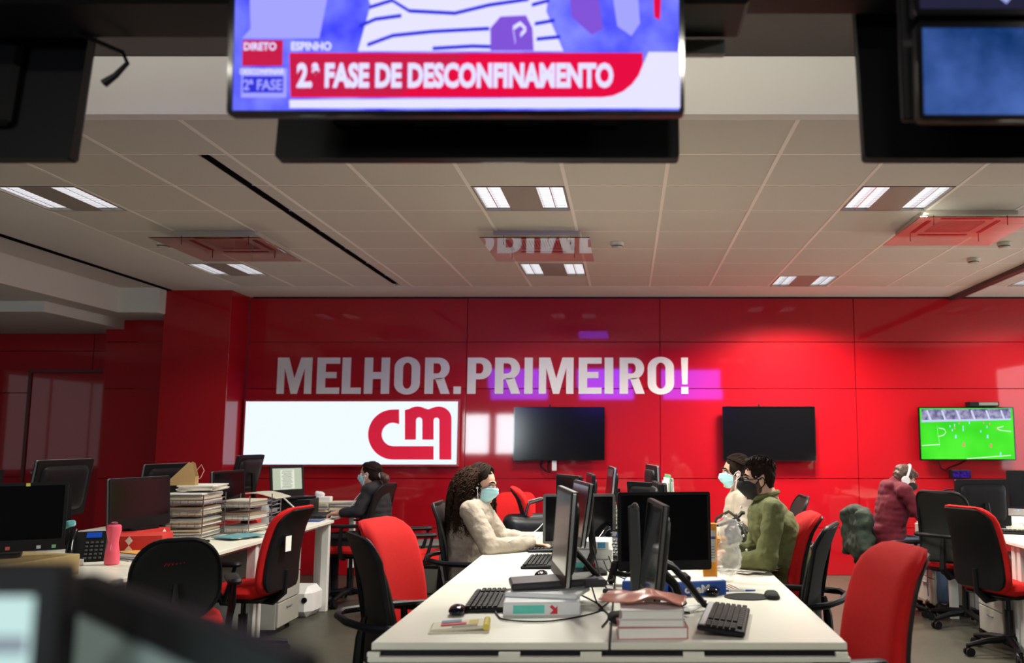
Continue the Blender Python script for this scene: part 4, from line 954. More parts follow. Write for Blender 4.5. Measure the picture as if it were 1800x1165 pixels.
# ------------------------------------------------------------------ computers
def monitor(label, x, y, zbot, rz, w=.50, h=.31, tilt=0, zdesk=.74, kind='post', scr=screen_off, back=None, frame=blackp, cat='monitor', group=None, stickers=0, chin=.03, name='monitor', edge=None):
    """local frame: screen faces +x; zbot = height of the lower edge"""
    t = thing(name, label, cat, (x, y, zdesk), rz, group); z0 = zbot - zdesk; zc = z0 + h / 2
    T = TR(0, 0, zc) @ rot(0, -tilt, 0); S_ = T @ Matrix(((0, 0, 1, 0), (1, 0, 0, 0), (0, 1, 0, 0), (0, 0, 0, 1)))
    b = B(); b.prism(rr(w, h, .012), .022, S_ @ TR(0, 0, -.024)); b.pad(w * .84, h * .80, .045, S_ @ TR(0, 0, -.026), None, .05, 10, edge=.05); b.done('casing', back or blackp, t)
    b = B(); b.prism(rr(w, h, .012), .004, S_ @ TR(0, 0, -.002), [rr(w - .03, h - .03 - chin, .003, 2)] if chin == 0 else [[(px, py + chin / 2) for px, py in rr(w - .03, h - .03 - chin, .003, 2)]]); b.done('bezel', frame, t)
    B().box((0, chin / 2, 0), (w - .028, h - .028 - chin, .003), 0, None).done('screen', scr, t, flat=True)
    sc_ = t.children[-1]
    sc_.data.transform(S_)
    if edge: b = B(); b.prism(rr(w + .003, h + .003, .013), .012, S_ @ TR(0, 0, -.016), [rr(w - .006, h - .006, .010)]); b.done('metal_edge', edge, t)
    if kind == 'post':
        b = B(); b.tube([(-.05, 0, .012), (-.085, 0, .10), (-.065, 0, zc)], [.022, .020, .018], 8); b.done('neck', blackp, t)
        b = B(); b.prism(rr(.20, .24, .03), .014, TR(-.04, 0, 0)); b.done('foot', blackp, t)
    elif kind == 'easel':
        for s in (-1, 1):
            B().tube([(-.03, .10 * s, zc + .02), (-.10, .11 * s, z0 * .6 + .08), (-.20, .13 * s, .012)], [.013, .013, .012], 8).done('easel_leg', blackp, t)
        b = B(); b.box((-.21, 0, .010), (.03, .30, .02), .005); b.box((-.12, 0, .012), (.2, .07, .02), .006); b.done('easel_foot', blackp, t)
    elif kind == 'wedge':
        b = B(); b.tube([(-.035, 0, zc - .05), (-.10, 0, zc * .45), (-.165, 0, .02)], [.016, .012, .012], 8); b.done('neck', blackp, t)
        b = B(); b.box((.03, 0, .020), (.36, .20, .028), .008, rot(0, 2, 0)); b.box((-.13, 0, .02), (.10, .22, .03), .01); b.done('foot', mat('foot_grey', (.035, .035, .04), .35), t)
    if stickers:
        cols = [(.7, .1, .1), (.8, .7, .1), (.6, .6, .6), (.2, .5, .25), (.7, .3, .05)]
        for k in range(stickers):
            yy = -w / 2 + w * (k + .7) / (stickers + .4); zz_ = -h / 2 + .018 if k % 3 else h / 2 - .010
            o = B().box((yy, zz_, .003), (.018, .016, .001)).done('sticker', mat('sticker_%d' % (k % 5), cols[k % 5], .5), t, flat=True); o.data.transform(S_)
    return t
MG = 'black computer monitors of the central block'
def keyboard(label, x, y, rz, z=.74, tilt=0, silver_strip=False, group='black keyboards'):
    """local: long axis along y"""
    t = thing('keyboard', label, 'keyboard', (x, y, z), rz, group, ry=-tilt if tilt else 0)
    b = B(); b.box((0, 0, .010), (.165, .45, .018), .005, rot(0, -2, 0)); b.done('keyboard_base', blackp, t)
    b = B()
    for r in range(6):
        n = 15 if r else 12
        for k in range(n):
            if 11.3 < k + .5 < 11.8: continue
            b.box((-.062 + r * .0215, -.205 + k * .410 / (n - 1), .0225), (.017, .410 / (n - 1) * .80, .008), .002)
    b.done('keys', mat('key_black', (.008, .008, .009), .5, spec=.3), t)
    if silver_strip: B().box((.0675, 0, .0235), (.020, .42, .004), .001, rot(0, -2, 0)).done('silver_strip', mat('strip_grey', (.50, .50, .52), .4), t)
    return t
def mouse(label, x, y, rz, z=.74):
    t = thing('computer_mouse', label, 'mouse', (x, y, z), rz, 'black computer mice')
    b = B(); b.pad(.062, .11, .034, TR(0, 0, .012) @ rot(0, 0, 90), lambda a, c: .008 * math.cos(c * 20), .028, 10, edge=.03); b.done('shell', blackg, t)
    B().box((.028, 0, .0315), (.022, .005, .006), .002, rot(0, 10, 0)).done('scroll_wheel', greyp, t); return t
def cable(label, pts, r=.0035, m=blackp, name='cable'):
    P = [Vector(p) for p in pts]; out = []
    for i in range(len(P) - 1):
        p0, p1, p2, p3 = P[max(i - 1, 0)], P[i], P[i + 1], P[min(i + 2, len(P) - 1)]
        for k in range(6):
            s = k / 6; out.append(.5 * ((2 * p1) + (-p0 + p2) * s + (2 * p0 - 5 * p1 + 4 * p2 - p3) * s * s + (-p0 + 3 * p1 - 3 * p2 + p3) * s ** 3))
    out.append(P[-1]); return tag(B().tube(out, r, 6).done(name, m), label, 'cable')
def carton(label, x, y, z, d, rz, m, name='carton', cat='box', marks=()):
    t = thing(name, label, cat, (x, y, z), rz); B().box((0, 0, d[2] / 2), d, .003).done('carton_body', m, t)
    B().box((0, 0, d[2] + .0006), (d[0] * .98, .03, .001)).done('packing_tape', mat('tape', (.55, .5, .4), .3), t) if not marks else None
    for k, (px, pz, w_, h_, mm) in enumerate(marks): B().box((px, -d[1] / 2 - .0006, pz), (w_, .001, h_)).done('printed_mark', mm, t, flat=True)
    return t

# --- central block
monitor('tall glossy monitor seen edge-on at the near left, standing over white ream packs', -.275, 3.78, .84, 191, .50, .37, 4, zdesk=.812, kind='wedge', scr=mat('screen_blue_reflection', (.03, .03, .09), .22, noise_amt=0, spec=.35), edge=silver, group=MG)  # blue base colour of the screen stands in for its reflection
monitor('second edge-on monitor with reddish back, just beyond the tall glossy one', -.255, 4.62, .89, 193, .46, .31, 8, kind='post', group=MG, edge=silver)
monitor('wide black monitor facing the camera, silver edged, beyond the edge-on pair', -.285, 5.38, .80, -86, .43, .29, 0, kind='easel', frame=mat('frame_grey', (.14, .14, .14), .35, metal=.5), chin=0, group=MG)
monitor('small brown-backed monitor top rising behind the wide silver-edged screen', -.395, 5.95, .90, 205, .42, .28, 0, group=MG)
monitor('thin edge-on monitor rising behind the silver-edged screen, right of the brown one', -.27, 6.22, .90, 188, .40, .28, 4, group=MG)
monitor('tallest edge-on monitor behind the silver-edged screen, leaning slightly right', -.13, 6.42, .91, 186, .46, .31, 6, group=MG, edge=silver)
monitor('farthest dark monitor of the right side, rounded back toward the left', .20, 6.50, .92, 8, .46, .31, 2, group=MG, edge=silver)
monitor('small dark monitor back standing left of the white papers', .145, 5.85, .87, 38, .38, .27, 6, group=MG)
monitor('edge-on monitor directly left of the white standing papers', .205, 5.62, .88, 4, .42, .27, 3, group=MG)
monitor('large black monitor facing the camera at the near right, with dark screen', .180, 4.30, .80, -81, .45, .365, 3, kind='post', group=MG)
M10 = monitor('black monitor in profile in front of the large dark screen, with looped easel legs', .095, 3.66, .765, 186, .46, .40, 6, kind='none', group=MG, edge=mat('grey_edge', (.07, .075, .07), .4))
for s in (-1, 1):
    B().tube([(-.04, .05 * s, .19), (-.09, .055 * s, .165), (-.15, .055 * s, .10), (-.21, .05 * s, .02), (-.235, .045 * s, .012)], [.012, .014, .013, .012, .01], 8).done('easel_leg', blackp, M10)
B().box((-.14, 0, .125), (.03, .12, .02), .004).done('easel_bridge', blackp, M10); B().tube([(-.04, 0, .15), (-.10, 0, .09), (-.13, 0, .012)], [.022, .018, .02], 8).done('neck', blackp, M10)
# a spare stand on its own to the left of it
t = thing('monitor_stand', 'upright grey monitor stand with a splayed foot, left of the profile monitor', 'stand', (.035, 3.92, .74), 180)
B().box((0, 0, .20), (.050, .030, .38), .008, rot(0, 2, 0)).done('column', mat('stand_grey', (.035, .037, .035), .35), t); B().box((.0, 0, .385), (.028, .06, .03), .008).done('head_joint', mat('stand_grey', (.1, .1, .1)), t)
for a in (-35, 35): B().box((.07, .05 * math.copysign(1, a), .012), (.16, .035, .022), .006, rot(0, 0, a)).done('foot', blackp, t)
t = thing('angled_bracket', 'small black angled bracket with a side arm lying on the central seam', 'bracket', (-.065, 4.28, .74), 0)
B().box((0, 0, .055), (.035, .06, .11), .012, rot(0, 14, 0)).done('plate', blackp, t); B().tube([(.01, 0, .05), (.06, .01, .04), (.12, .02, .038)], [.014, .012, .012], 8).done('side_arm', blackp, t); B().tube([(.06, .01, .04), (.10, .05, .09)], .008).done('brace', blackp, t)
keyboard('black keyboard at the near left of the central desks beside the folded newspaper', -.575, 3.80, 3)
keyboard('black keyboard further up the left side, near the hands of the woman in beige', -.475, 4.98, 0)
k = keyboard('black keyboard with a silver strip at the near right, propped on one side', .375, 3.36, 188, .742, 0, True); k.rotation_euler = (R(0), R(-5), R(170)); k.location = (.36, 3.36, .752)
keyboard('black keyboard under the hands of the woman in beige', -.50, 5.66, -4)
mouse('black mouse beside the folded newspaper at the near left', -.660, 3.55, 95)
mouse('black mouse left of the wrist-rest mouse pad at the near right', .375, 3.98, 80)
mouse('black mouse near the small white paper slip on the left desks', -.42, 4.45, 90)
t = thing('mouse_pad', 'black mouse pad with a raised wrist rest on the near right desk', 'mouse pad', (.52, 3.93, .74), -4)
b = B(); b.prism([(-.10 + .0, 0)] + [(.10 * math.cos(R(a)) - .0, .085 * math.sin(R(a))) for a in range(170, -180, -10)], .004); b.done('pad_sheet', blackf, t); B().pad(.06, .14, .03, TR(.105, 0, .008), None, .028, 10).done('wrist_rest', blackf, t)
t = thing('pen', 'blue and white ballpoint pen beside the wrist-rest mouse pad', 'pen', (.50, 4.075, .744), 2)
B().cyl((-.05, 0, 0), (.03, 0, 0), .0035).done('barrel', white_m, t); B().cyl((.03, 0, 0), (.075, 0, 0), .0045, .003).cyl((-.06, 0, 0), (-.045, 0, 0), .0048).done('cap', bluem, t)
# folded newspaper
t = thing('newspaper', 'folded newspaper with yellow and red pictures at the near left corner', 'newspaper', (-.60, 3.28, .74), 8)
b = B(); b.box((0, 0, .003), (.21, .15, .005), .001); b.box((0, .005, .012), (.20, .14, .012), .005, rot(0, -3, 0)); b.done('folded_pages', mat('news_cream', (.70, .66, .52), .8, noise_amt=.12, nscale=120), t)
B().tube([(.095, -.07, .018), (.098, .07, .018)], .012, 8).done('fold', mat('news_yellow', (.62, .50, .08), .7), t)
for (x_, y_2, w_, h_, c_) in ((-.03, .04, .07, .045, (.12, .2, .3)), (-.02, -.005, .09, .03, (.65, .05, .05)), (.05, .02, .035, .07, (.55, .4, .05)), (.02, -.04, .09, .03, (.25, .22, .2)), (.06, -.045, .05, .025, (.5, .12, .08))):
    B().box((x_, y_2, .0205), (w_, h_, .0008), 0, rot(0, -3, 0)).done('printed_picture', mat('ink_%d%d' % (int(c_[0] * 100), int(c_[1] * 100)), c_, .7), t, flat=True)
# ream packs
red_mark = mat('mark_red', (.65, .02, .04), .5); blue_mark = mat('mark_blue', (.08, .35, .65), .5)
def ream(label, x, y, z, rz, marks=True, h=.052):
    t = thing('paper_ream', label, 'paper pack', (x, y, z), rz, 'white packs of printer paper on the central block')
    B().box((0, 0, h / 2), (.297, .21, h), .004).done('wrapper', mat('ream_white', (.74, .76, .76), .4, noise_amt=.03), t)
    if marks:
        B().box((-.05, -.1056, h / 2), (.12, .001, h * .6)).done('printed_band', teal, t, flat=True)
        b = B(); b.prism([(0, 0), (.03, .0), (.03, .03), (.022, .022), (.008, .034), (0, .026), (.014, .014)], .001, TR(.03, -.106, .008) @ rot(90, 0, 0)); b.done('arrow_mark', red_mark, t)
    return t
ream('white paper pack with teal band and red arrow, lowest under the tall glossy monitor', -.335, 3.62, .74, 4)
ream('loose white wrapped pack directly under the foot of the tall glossy monitor', -.32, 3.70, .7925, -12, False, .018)
ream('paper pack with teal band in the middle of the central block, lowest of the stack', -.225, 4.82, .74, 0)
ream('paper pack with blue print in the middle of the stack on the central block', -.225, 4.83, .793, 2, False)
B_ = ream('crumpled white pack with a barcode, topmost of the mid-desk stack', -.235, 4.84, .846, -4, False, .04)
B().box((0, -.1056, .018), (.05, .001, .014)).done('barcode', mat('barcode_grey', (.15, .15, .15), .5), B_, flat=True); B().box((.11, -.1056, .02), (.04, .001, .03)).done('blue_corner', blue_mark, B_, flat=True)
def sheet(label, x, y, z, rz, w=.21, d=.297, h=.0015, m=paper, name='paper_sheet', cat='paper', group='loose paper sheets'):
    t = B(); t.box((0, 0, h / 2), (w, d, h)); o = t.done(name, m, None, flat=True); o.location = (x, y, z); o.rotation_euler = (0, 0, R(rz)); return tag(o, label, cat, group)
sheet('white paper slip left of the glossy monitor on the left desk', -.42, 4.33, .741, 80, .10, .16, .006)
sheet('white sheet sticking out from under the foot of the glossy monitor', -.30, 3.90, .741, 20)
sheet('pale blue sheet under the blue carton at the near right', .14, 3.74, .741, 6, .21, .25, .002, mat('paper_blue', (.62, .68, .78), .7))
sheet('white sheet beside the keyboard with the silver strip', .21, 3.66, .743, -20, .14, .18, .002)
# stack of three books with a glossy brochure
bk = [(.24, .17, .040, 'thick white book at the bottom of the stack on the near right desk', 3), (.225, .16, .024, 'thin white book in the middle of the stack on the near right desk', -1), (.215, .155, .030, 'white book at the top of the stack under the pink brochure', 2)]
z = .74
for (w_, d_, h_, lb, a) in bk:
    t = thing('book', lb, 'book', (.085, 3.20, z), a, 'stacked white books'); B().box((0, 0, h_ / 2), (w_ - .008, d_ - .006, h_ - .006)).done('page_block', paper, t)
    b = B(); b.box((0, 0, .0015), (w_, d_, .003)); b.box((0, 0, h_ - .0015), (w_, d_, .003)); b.box((w_ / 2 - .0015, 0, h_ / 2), (.003, d_, h_)); b.done('cover', mat('book_cover', (.70, .66, .66), .35) if a != 3 else mat('book_cover_rose', (.55, .18, .2), .4), t, flat=True); z += h_ + .0005
b = B(); b.pad(.30, .20, .006, None, lambda x, y: .008 * math.sin(x * 20 + y * 9 + 1) + .006 * math.sin(y * 31 - x * 12), .012, 20, wob=.016)
o = b.done('brochure', mat('brochure_pink', (.55, .22, .17), .25, noise_amt=.5, nscale=14), None, ang=80); o.location = (.06, 3.27, z + .020); o.rotation_euler = (R(0), R(3), R(-8)); tag(o, 'crumpled glossy pink brochure lying over the stack of white books', 'brochure')
t = thing('pouch', 'dark pouch lying left of the stacked books under the brochure', 'pouch', (-.0, 3.40, .74), 20); B().pad(.14, .09, .04, TR(0, 0, .02), None, .03).done('pouch_body', blackf, t)
# blue cartons with white lettering
for k, (x, y, a, w_, s_) in enumerate(((.085, 4.02, -6, .20, 'opa'), (.305, 4.02, 14, .24, 'opaMo'))):
    t = thing('blue_carton', ('blue carton with white letters left of the profile monitor', 'blue carton with white letters behind the looped easel legs')[k], 'box', (x, y, .74), a, 'blue cartons on the near right desk')
    B().box((0, 0, .03), (w_, .12, .06), .003).done('carton_body', bluem, t); text_on('printed_text', s_, -w_ * .3, .014, -.0605, .045, white_m, t, bold=.002, width=w_ * .6); B().box((0, 0, .061), (w_ * .9, .1, .002)).done('paper_top', paper, t)
# desk phone in the middle
def desk_phone(label, x, y, rz, z=.74, tiltx=38):
    t = thing('desk_phone', label, 'phone', (x, y, z), rz)
    T = TR(0, 0, .07) @ rot(tiltx, 0, 0)
    b = B(); b.box((0, 0, 0), (.20, .20, .035), .008); 
    o = b.done('phone_body', blackp, t); o.data.transform(T)
    b = B(); b.box((.030, .070, .019), (.075, .032, .004)); o = b.done('display', emat('phone_display', (.02, .10, .6), .5), t, flat=True); o.data.transform(T)
    b = B()
    for i in range(4):
        for j in range(5): b.box((.0 + i * .024, .022 - j * .024, .020), (.015, .013, .006), .002)
    o = b.done('keypad', mat('keypad_grey', (.06, .06, .06), .4), t); o.data.transform(T)
    b = B(); b.tube([(-.072, .09, .038), (-.072, .06, .050), (-.072, 0, .054), (-.072, -.06, .050), (-.072, -.09, .038)], [.022, .017, .014, .017, .022], 10); o = b.done('handset', blackg, t); o.data.transform(T)
    B().box((0, .05, .03), (.16, .06, .06), .004).done('phone_stand', blackp, t); return t
desk_phone('black desk phone tilted on the cable tangle in the middle of the central block', -.075, 5.20, -32)
# things beside the man
t = thing('snack_bag', 'orange and white labelled snack bag inside clear plastic beside the man', 'bag', (.405, 4.42, .74), -4)
b = B(); b.pad(.07, .27, .035, TR(0, 0, .135) @ rot(90, 0, 0), None, .01, 12, wob=.004); b.done('bag_body', mat('snack_orange', (.80, .30, .02), .4), t)
B().box((0, -.0190, .16), (.055, .002, .15)).done('nutrition_label', mat('label_pale', (.62, .62, .58), .5), t, flat=True); B().box((0, -.0205, .20), (.055, .002, .012)).done('label_band', mat('label_violet', (.10, .08, .25), .5), t, flat=True)
for k in range(5): B().box((0, -.0205, .105 + .013 * k), (.045, .001, .003)).done('label_line', mat('barcode_grey', (.15, .15, .15)), t, flat=True)
b = B(); b.ell((0, 0, .09), (.065, .05, .10)); b.ell((.01, .01, .20), (.055, .04, .09)); b.ell((-.02, 0, .27), (.03, .02, .035)); b.ell((.03, 0, .255), (.025, .02, .03))
o = fuse(b, 'clear_bag', clear_m, None, .008, 2, (.016, 22)); o.location = (.495, 4.42, .747); tag(o, 'crumpled clear plastic bag standing at the elbow of the man in green', 'bag')
t = thing('cereal_box', 'golden cereal pack lying behind the clear bag', 'pack', (.51, 5.30, .74), 4); B().box((0, 0, .055), (.15, .06, .11), .01).done('pack_body', mat('granola', (.38, .17, .035), .6, noise_amt=.6, nscale=60), t); B().box((.085, 0, .06), (.004, .05, .08)).done('dark_side', blackp, t)
b = B(); b.ell((0, 0, .09), (.075, .07, .095)); b.cap((0, 0, .15), (0, 0, .21), .035, .014); 
t = fuse(b, 'rubbish_bag', mat('bag_black', (.035, .035, .025), .25, bump=.3, bscale=60), None, .008, 2, (.014, 20)); t.location = (.66, 5.40, .75); tag(t, 'dark knotted plastic bag in front of the woman in the cream top', 'bag')
b = B(); b.tube([(0, 0, .20), (-.05, .0, .235), (-.12, 0, .20), (-.145, 0, .15), (-.10, 0, .155), (-.04, 0, .18), (0, 0, .20)], .010, 6); b.tube([(0, 0, .2), (.03, .0, .23), (.04, .01, .225)], .013, 6); b.done('knot_ears', mat('bag_black', (.03, .03, .03)), t)
t = thing('paper_roll', 'white paper roll on the far right desk by the dark knotted bag', 'paper', (.52, 5.95, .74), 0); B().cyl((-.07, 0, .045), (.07, 0, .045), .045, n=18).done('roll', paper, t)
for k in range(7):
    sheet(('printed sheets fanned out under the arms of the man in green' if k < 6 else 'topmost printed sheet in front of the man in green'), .60 + .010 * k, 4.72 + .03 * (k % 3), .741 + .0022 * k, -62 + 6 * k, .21, .30, .002, mat('printed_paper', (.72, .70, .64), .7, noise_amt=.2, nscale=220), 'printed_sheet', 'paper', 'printed sheets in front of the man in green')
t = thing('flyer', 'small striped flyer near the clear plastic bag', 'paper', (.46, 4.18, .741), 14); B().box((0, 0, .001), (.10, .14, .002)).done('flyer_sheet', paper, t, flat=True)
for k in range(4): B().box((-.03 + .02 * k, 0, .0025), (.008, .12, .001)).done('stripe', mat('stripe_brown', (.4, .15, .08), .6), t, flat=True)
# far end: wire rack, files, white papers
def wire_rack(label, x, y, z, rz, w, d, h, tiers, papers=True, m=steel, group=None):
    t = thing('wire_tray', label, 'paper tray', (x, y, z), rz, group)
    for k in range(tiers):
        zz_ = .01 + k * h / tiers; b = B(); b.tube([(-w / 2, -d / 2, zz_), (w / 2, -d / 2, zz_), (w / 2, d / 2, zz_), (-w / 2, d / 2, zz_)], .003, 6, closed=True)
        b.tube([(-w / 2, -d / 2, zz_ + .03), (w / 2, -d / 2, zz_ + .03), (w / 2, d / 2, zz_ + .03), (-w / 2, d / 2, zz_ + .03)], .0025, 6, closed=True)
        for q in range(7): b.cyl((-w / 2 + w * q / 6, -d / 2, zz_), (-w / 2 + w * q / 6, d / 2, zz_), .0016, n=5); b.cyl((-w / 2 + w * q / 6, -d / 2, zz_), (-w / 2 + w * q / 6, -d / 2, zz_ + .03), .0016, n=5)
        b.done('tray_tier', m, t)
    for sx in (-1, 1):
        for sy in (-1, 1): B().cyl((sx * w / 2, sy * d / 2, 0), (sx * w / 2, sy * d / 2, h), .004, n=6).done('corner_post', m, t)
    return t
wire_rack('black wire rack with papers at the far end of the central block', .02, 6.05, .74, 0, .20, .26, .24, 3, m=blackp)
for k in range(3): sheet(['lowest paper pile in the black wire rack', 'middle paper pile in the black wire rack', 'top paper pile in the black wire rack'][k], .02, 6.05, .756 + k * .08, 0, .17, .23, .030, paper, 'paper_pile', 'paper', 'paper piles in the black wire rack')
carton('white carton with a dark lid line at the far end, right of the silver-edged screen', -.03, 6.50, .74, (.22, .18, .20), 4, mat('carton_white', (.7, .7, .68), .6))
carton('low white carton beside the desk phone in the cable tangle', .02, 5.50, .74, (.18, .2, .09), -4, mat('carton_white', (.7, .7, .68)))
t = thing('folder_stand', 'bundle of white papers standing upright right of the edge-on monitor', 'papers', (.265, 5.95, .74), 8)
for k in range(5): B().box((-.02 + .013 * k, 0, .20 + .012 * (k % 3)), (.006, .20, .40 + .02 * (k % 3)), .001, rot(0, 3 - k * 1.5, 0)).done('upright_sheet', paper if k != 2 else mat('green_tab', (.15, .45, .2), .6), t)
# cables
cs = [((-.19, 3.70, .79), (-.10, 3.62, .745), (-.28, 3.40, .745), (-.45, 3.42, .745), (-.50, 3.52, .745), (-.52, 3.60, .75), 'black keyboard cable curling in front of the white paper pack'),
      ((-.16, 3.95, .80), (-.06, 4.1, .79), (-.10, 4.5, .78), (-.14, 4.9, .80), (-.20, 5.3, .86), 'black cable running from the glossy monitor toward the desk phone'),
      ((-.11, 3.62, .745), (-.07, 3.9, .745), (-.12, 4.3, .76), (-.17, 4.6, .86), (-.20, 4.62, 1.0), 'thin cable hanging beside the second edge-on monitor'),
      ((.02, 5.1, .745), (.10, 4.9, .75), (.06, 4.7, .80), (-.06, 4.85, .77), (-.04, 5.1, .745), 'looped black cable left of the large dark monitor'),
      ((.13, 5.05, .745), (.0, 4.95, .76), (-.12, 5.0, .78), (-.1, 5.3, .85), (-.02, 5.45, .95), (.03, 5.7, .90), 'cable rising behind the desk phone'),
      ((-.05, 4.5, .745), (.03, 4.62, .75), (.12, 4.55, .745), (.16, 4.4, .75), 'short cable leading under the large dark monitor'),
      ((-.13, 5.15, .75), (-.12, 4.95, .86), (-.09, 4.7, .80), (-.04, 4.5, .745), (.0, 4.4, .745), 'coiled handset cable dropping from the desk phone'),
      ((-.06, 5.55, .84), (.0, 5.35, .78), (.07, 5.2, .745), (.11, 5.35, .76), (.09, 5.6, .95), 'cable beside the low white carton'),
      ((.24, 3.50, .755), (.20, 3.62, .745), (.24, 3.80, .745), (.20, 3.95, .745), 'cable of the keyboard with the silver strip'),
      ((-.09, 3.30, .745), (-.07, 3.5, .745), (-.12, 3.72, .75), (-.15, 3.86, .80), 'thin cable across the seam of the near desks'),
      ((.13, 5.25, .76), (.05, 5.3, .80), (-.04, 5.22, .90), (-.16, 5.3, .84), 'white-edged cable crossing over the desk phone'),
      ((.08, 4.62, .745), (-.02, 4.72, .76), (-.10, 4.66, .75), (-.14, 4.52, .745), 'black cable in a flat curve beside the angled bracket')]
for c_ in cs: cable(c_[-1], c_[:-1], .0034)
cable('white earphone cable rising from the hands of the woman in beige to her monitor', [(-.56, 5.55, .80), (-.50, 5.5, .86), (-.44, 5.45, .95), (-.40, 5.42, 1.0)], .0028, white_e)
cable('second white earphone cable looping over the keyboard of the woman in beige', [(-.50, 5.6, .775), (-.46, 5.55, .83), (-.42, 5.5, .93), (-.395, 5.44, 1.02)], .0028, white_e)
cable('white cable crossing the sleeve of the woman in beige', [(-.84, 5.44, .78), (-.74, 5.40, .80), (-.64, 5.42, .84), (-.56, 5.46, .86), (-.50, 5.5, .92), (-.44, 5.46, 1.0)], .0026, white_e)
# handbag on the chair by the wall
t = thing('handbag', 'black leather handbag standing on the red chair near the wall', 'bag', (-.70, 7.42, .515), 20); t.scale = (1.3, 1.2, 1.15)
b = B(); b.pad(.42, .26, .20, TR(0, 0, .13) @ rot(90, 0, 0), None, .07, 12, 1.25, edge=.08); b.done('bag_body', mat('leather_black', (.012, .012, .014), .3, bump=.2), t)
for s in (-1, 1): B().tube([(-.12, .06 * s, .25), (-.10, .05 * s, .33), (0, .04 * s, .36), (.10, .05 * s, .33), (.12, .06 * s, .25)], .010, 8).done('handle', mat('leather_black', (.01, .01, .01)), t)
# draped jacket
b = B(); b.ell((-.30, 0, .84), (.06, .25, .19)); b.ell((-.29, 0, .99), (.07, .20, .06)); b.cap((-.31, .14, .95), (-.33, .16, .58), .06, .05); b.cap((-.31, -.17, .95), (-.32, -.24, .66), .07, .07); b.ell((-.33, -.05, .66), (.055, .22, .12))
o = fuse(b, 'draped_jacket', mat('camo_jacket', (.016, .026, .016), .85, noise_amt=.7, nscale=22, bump=.3, bscale=60), None, .010, 2, (.03, 8)); o.location = mL.location; o.rotation_euler = mL.rotation_euler; o.scale = (1, 1, .84); tag(o, 'dark green jacket draped over the chair behind the person in the hoodie', 'jacket')

# --- left row
LG = 'black computer screens of the left row'
t = thing('wooden_riser', 'yellowish wooden riser box under the stickered monitor', 'riser', (-3.02, 4.42, .74), -14); B().box((0, 0, .05), (.40, .46, .10), .004).done('riser_body', mat('riser_wood', (.45, .32, .13), .5, noise_amt=.2), t); B().box((.1, -.2305, .06), (.018, .001, .02)).done('small_label', mat('ink_505', (.5, .1, .05), .5), t, flat=True)
monitor('big black monitor dotted with small stickers at the left edge', -3.10, 4.42, .865, -60, .60, .335, 2, zdesk=.842, kind='post', group=LG, stickers=9, chin=.04)
monitor('back of a monitor cut off by the left edge behind the stickered one', -3.72, 5.05, .93, 178, .48, .31, 6, group=LG)
monitor('tall monitor back on a slanted neck, behind the desk phone', -3.62, 5.72, .93, 177, .52, .36, 8, group=LG, edge=silver)
monitor('all-in-one computer with dark screen standing on red cartons', -3.09, 5.72, .865, -14, .50, .31, 4, zdesk=.852, kind='post', group=LG, chin=.05, edge=greyp)
monitor('monitor back seen behind the dark all-in-one computer, rounded top', -3.60, 6.95, .93, 171, .50, .30, 8, group=LG, edge=silver)
monitor('tilted bluish monitor back beside the violet glow of the light box', -3.20, 7.52, .98, 178, .46, .31, 12, group=LG)
monitor('upright dark screen in front of the tilted bluish one, above a red carton', -3.06, 6.92, .865, -5, .46, .31, 3, zdesk=.852, group=LG, edge=silver)
dm = mat('mark_white', (.75, .72, .68), .5, noise_amt=0)
def red_carton(label, x, y, rz, L=.30, h=.11):
    t = thing('red_carton', label, 'box', (x, y, .74), rz, 'red cartons used as risers'); B().box((0, 0, h / 2), (L, .22, h), .003).done('carton_body', redbox, t)
    for side in (0, 1):
        for q in (0, 1):
            b = B(); b.prism([(0, -.016), (.013, 0), (0, .016), (-.013, 0)], .001, TR(-L / 2 + .24, -.111, .028 + q * .053) @ rot(90, 0, 0) @ Matrix.Scale(1.6, 4)); b.done('white_diamond', dm, t, flat=True) if side == 0 else None
    for k in range(3): B().box((-L * .30, -.1105, .03 + .022 * k), (.08, .001, .003)).done('printed_line', mat('line_pink', (.8, .4, .4), .5), t, flat=True)
    return t
red_carton('red carton with white diamonds beside the pink bottle, nearer one of the pair', -2.99, 5.44, 12, .42)
red_carton('red carton under the dark all-in-one computer, farther one of the pair', -3.10, 5.74, 78, .30)
red_carton('red carton with white diamonds beyond the magazine trays', -3.02, 6.90, 40, .36)
desk_phone('black desk phone with a blue display and upright handset at the left edge', -3.03, 5.08, 24, tiltx=55)
b = B(); b.pad(.13, .04, .012, None, lambda x, y: .01 * math.sin(x * 60), .012, 14, wob=.012); o = b.done('wrapper', mat('wrapper_teal', (.12, .42, .42), .25, noise_amt=.4, nscale=80), None, ang=80); o.location = (-3.14, 5.03, .93); o.rotation_euler = (R(70), R(-22), R(10)); tag(o, 'crumpled teal wrapper hanging over the handset of the left desk phone', 'wrapper')
sheet('small white pad lying in front of the left desk phone', -3.00, 4.86, .741, 12, .13, .10, .03, paper, 'note_pad', 'note pad', None)
t = thing('water_bottle', 'translucent pink sports bottle standing on the near left desk', 'bottle', (-2.80, 4.93, .74))
B().lathe([(.030, 0), (.037, .004), (.038, .035), (.034, .075), (.027, .115), (.031, .15), (.038, .18), (.037, .205), (.030, .213)], 24).done('bottle_body', mat('pink_bottle', (1, .13, .20), .25, trans=.12, noise_amt=.03), t); B().lathe([(.018, .213), (.018, .224), (.012, .228)], 16).done('bottle_cap', mat('pink_dark', (.25, .05, .08), .4), t)
t = thing('sanitizer_bottle', 'small green hand sanitizer bottle with a white cap before the red carton', 'bottle', (-2.96, 5.36, .74), 10)
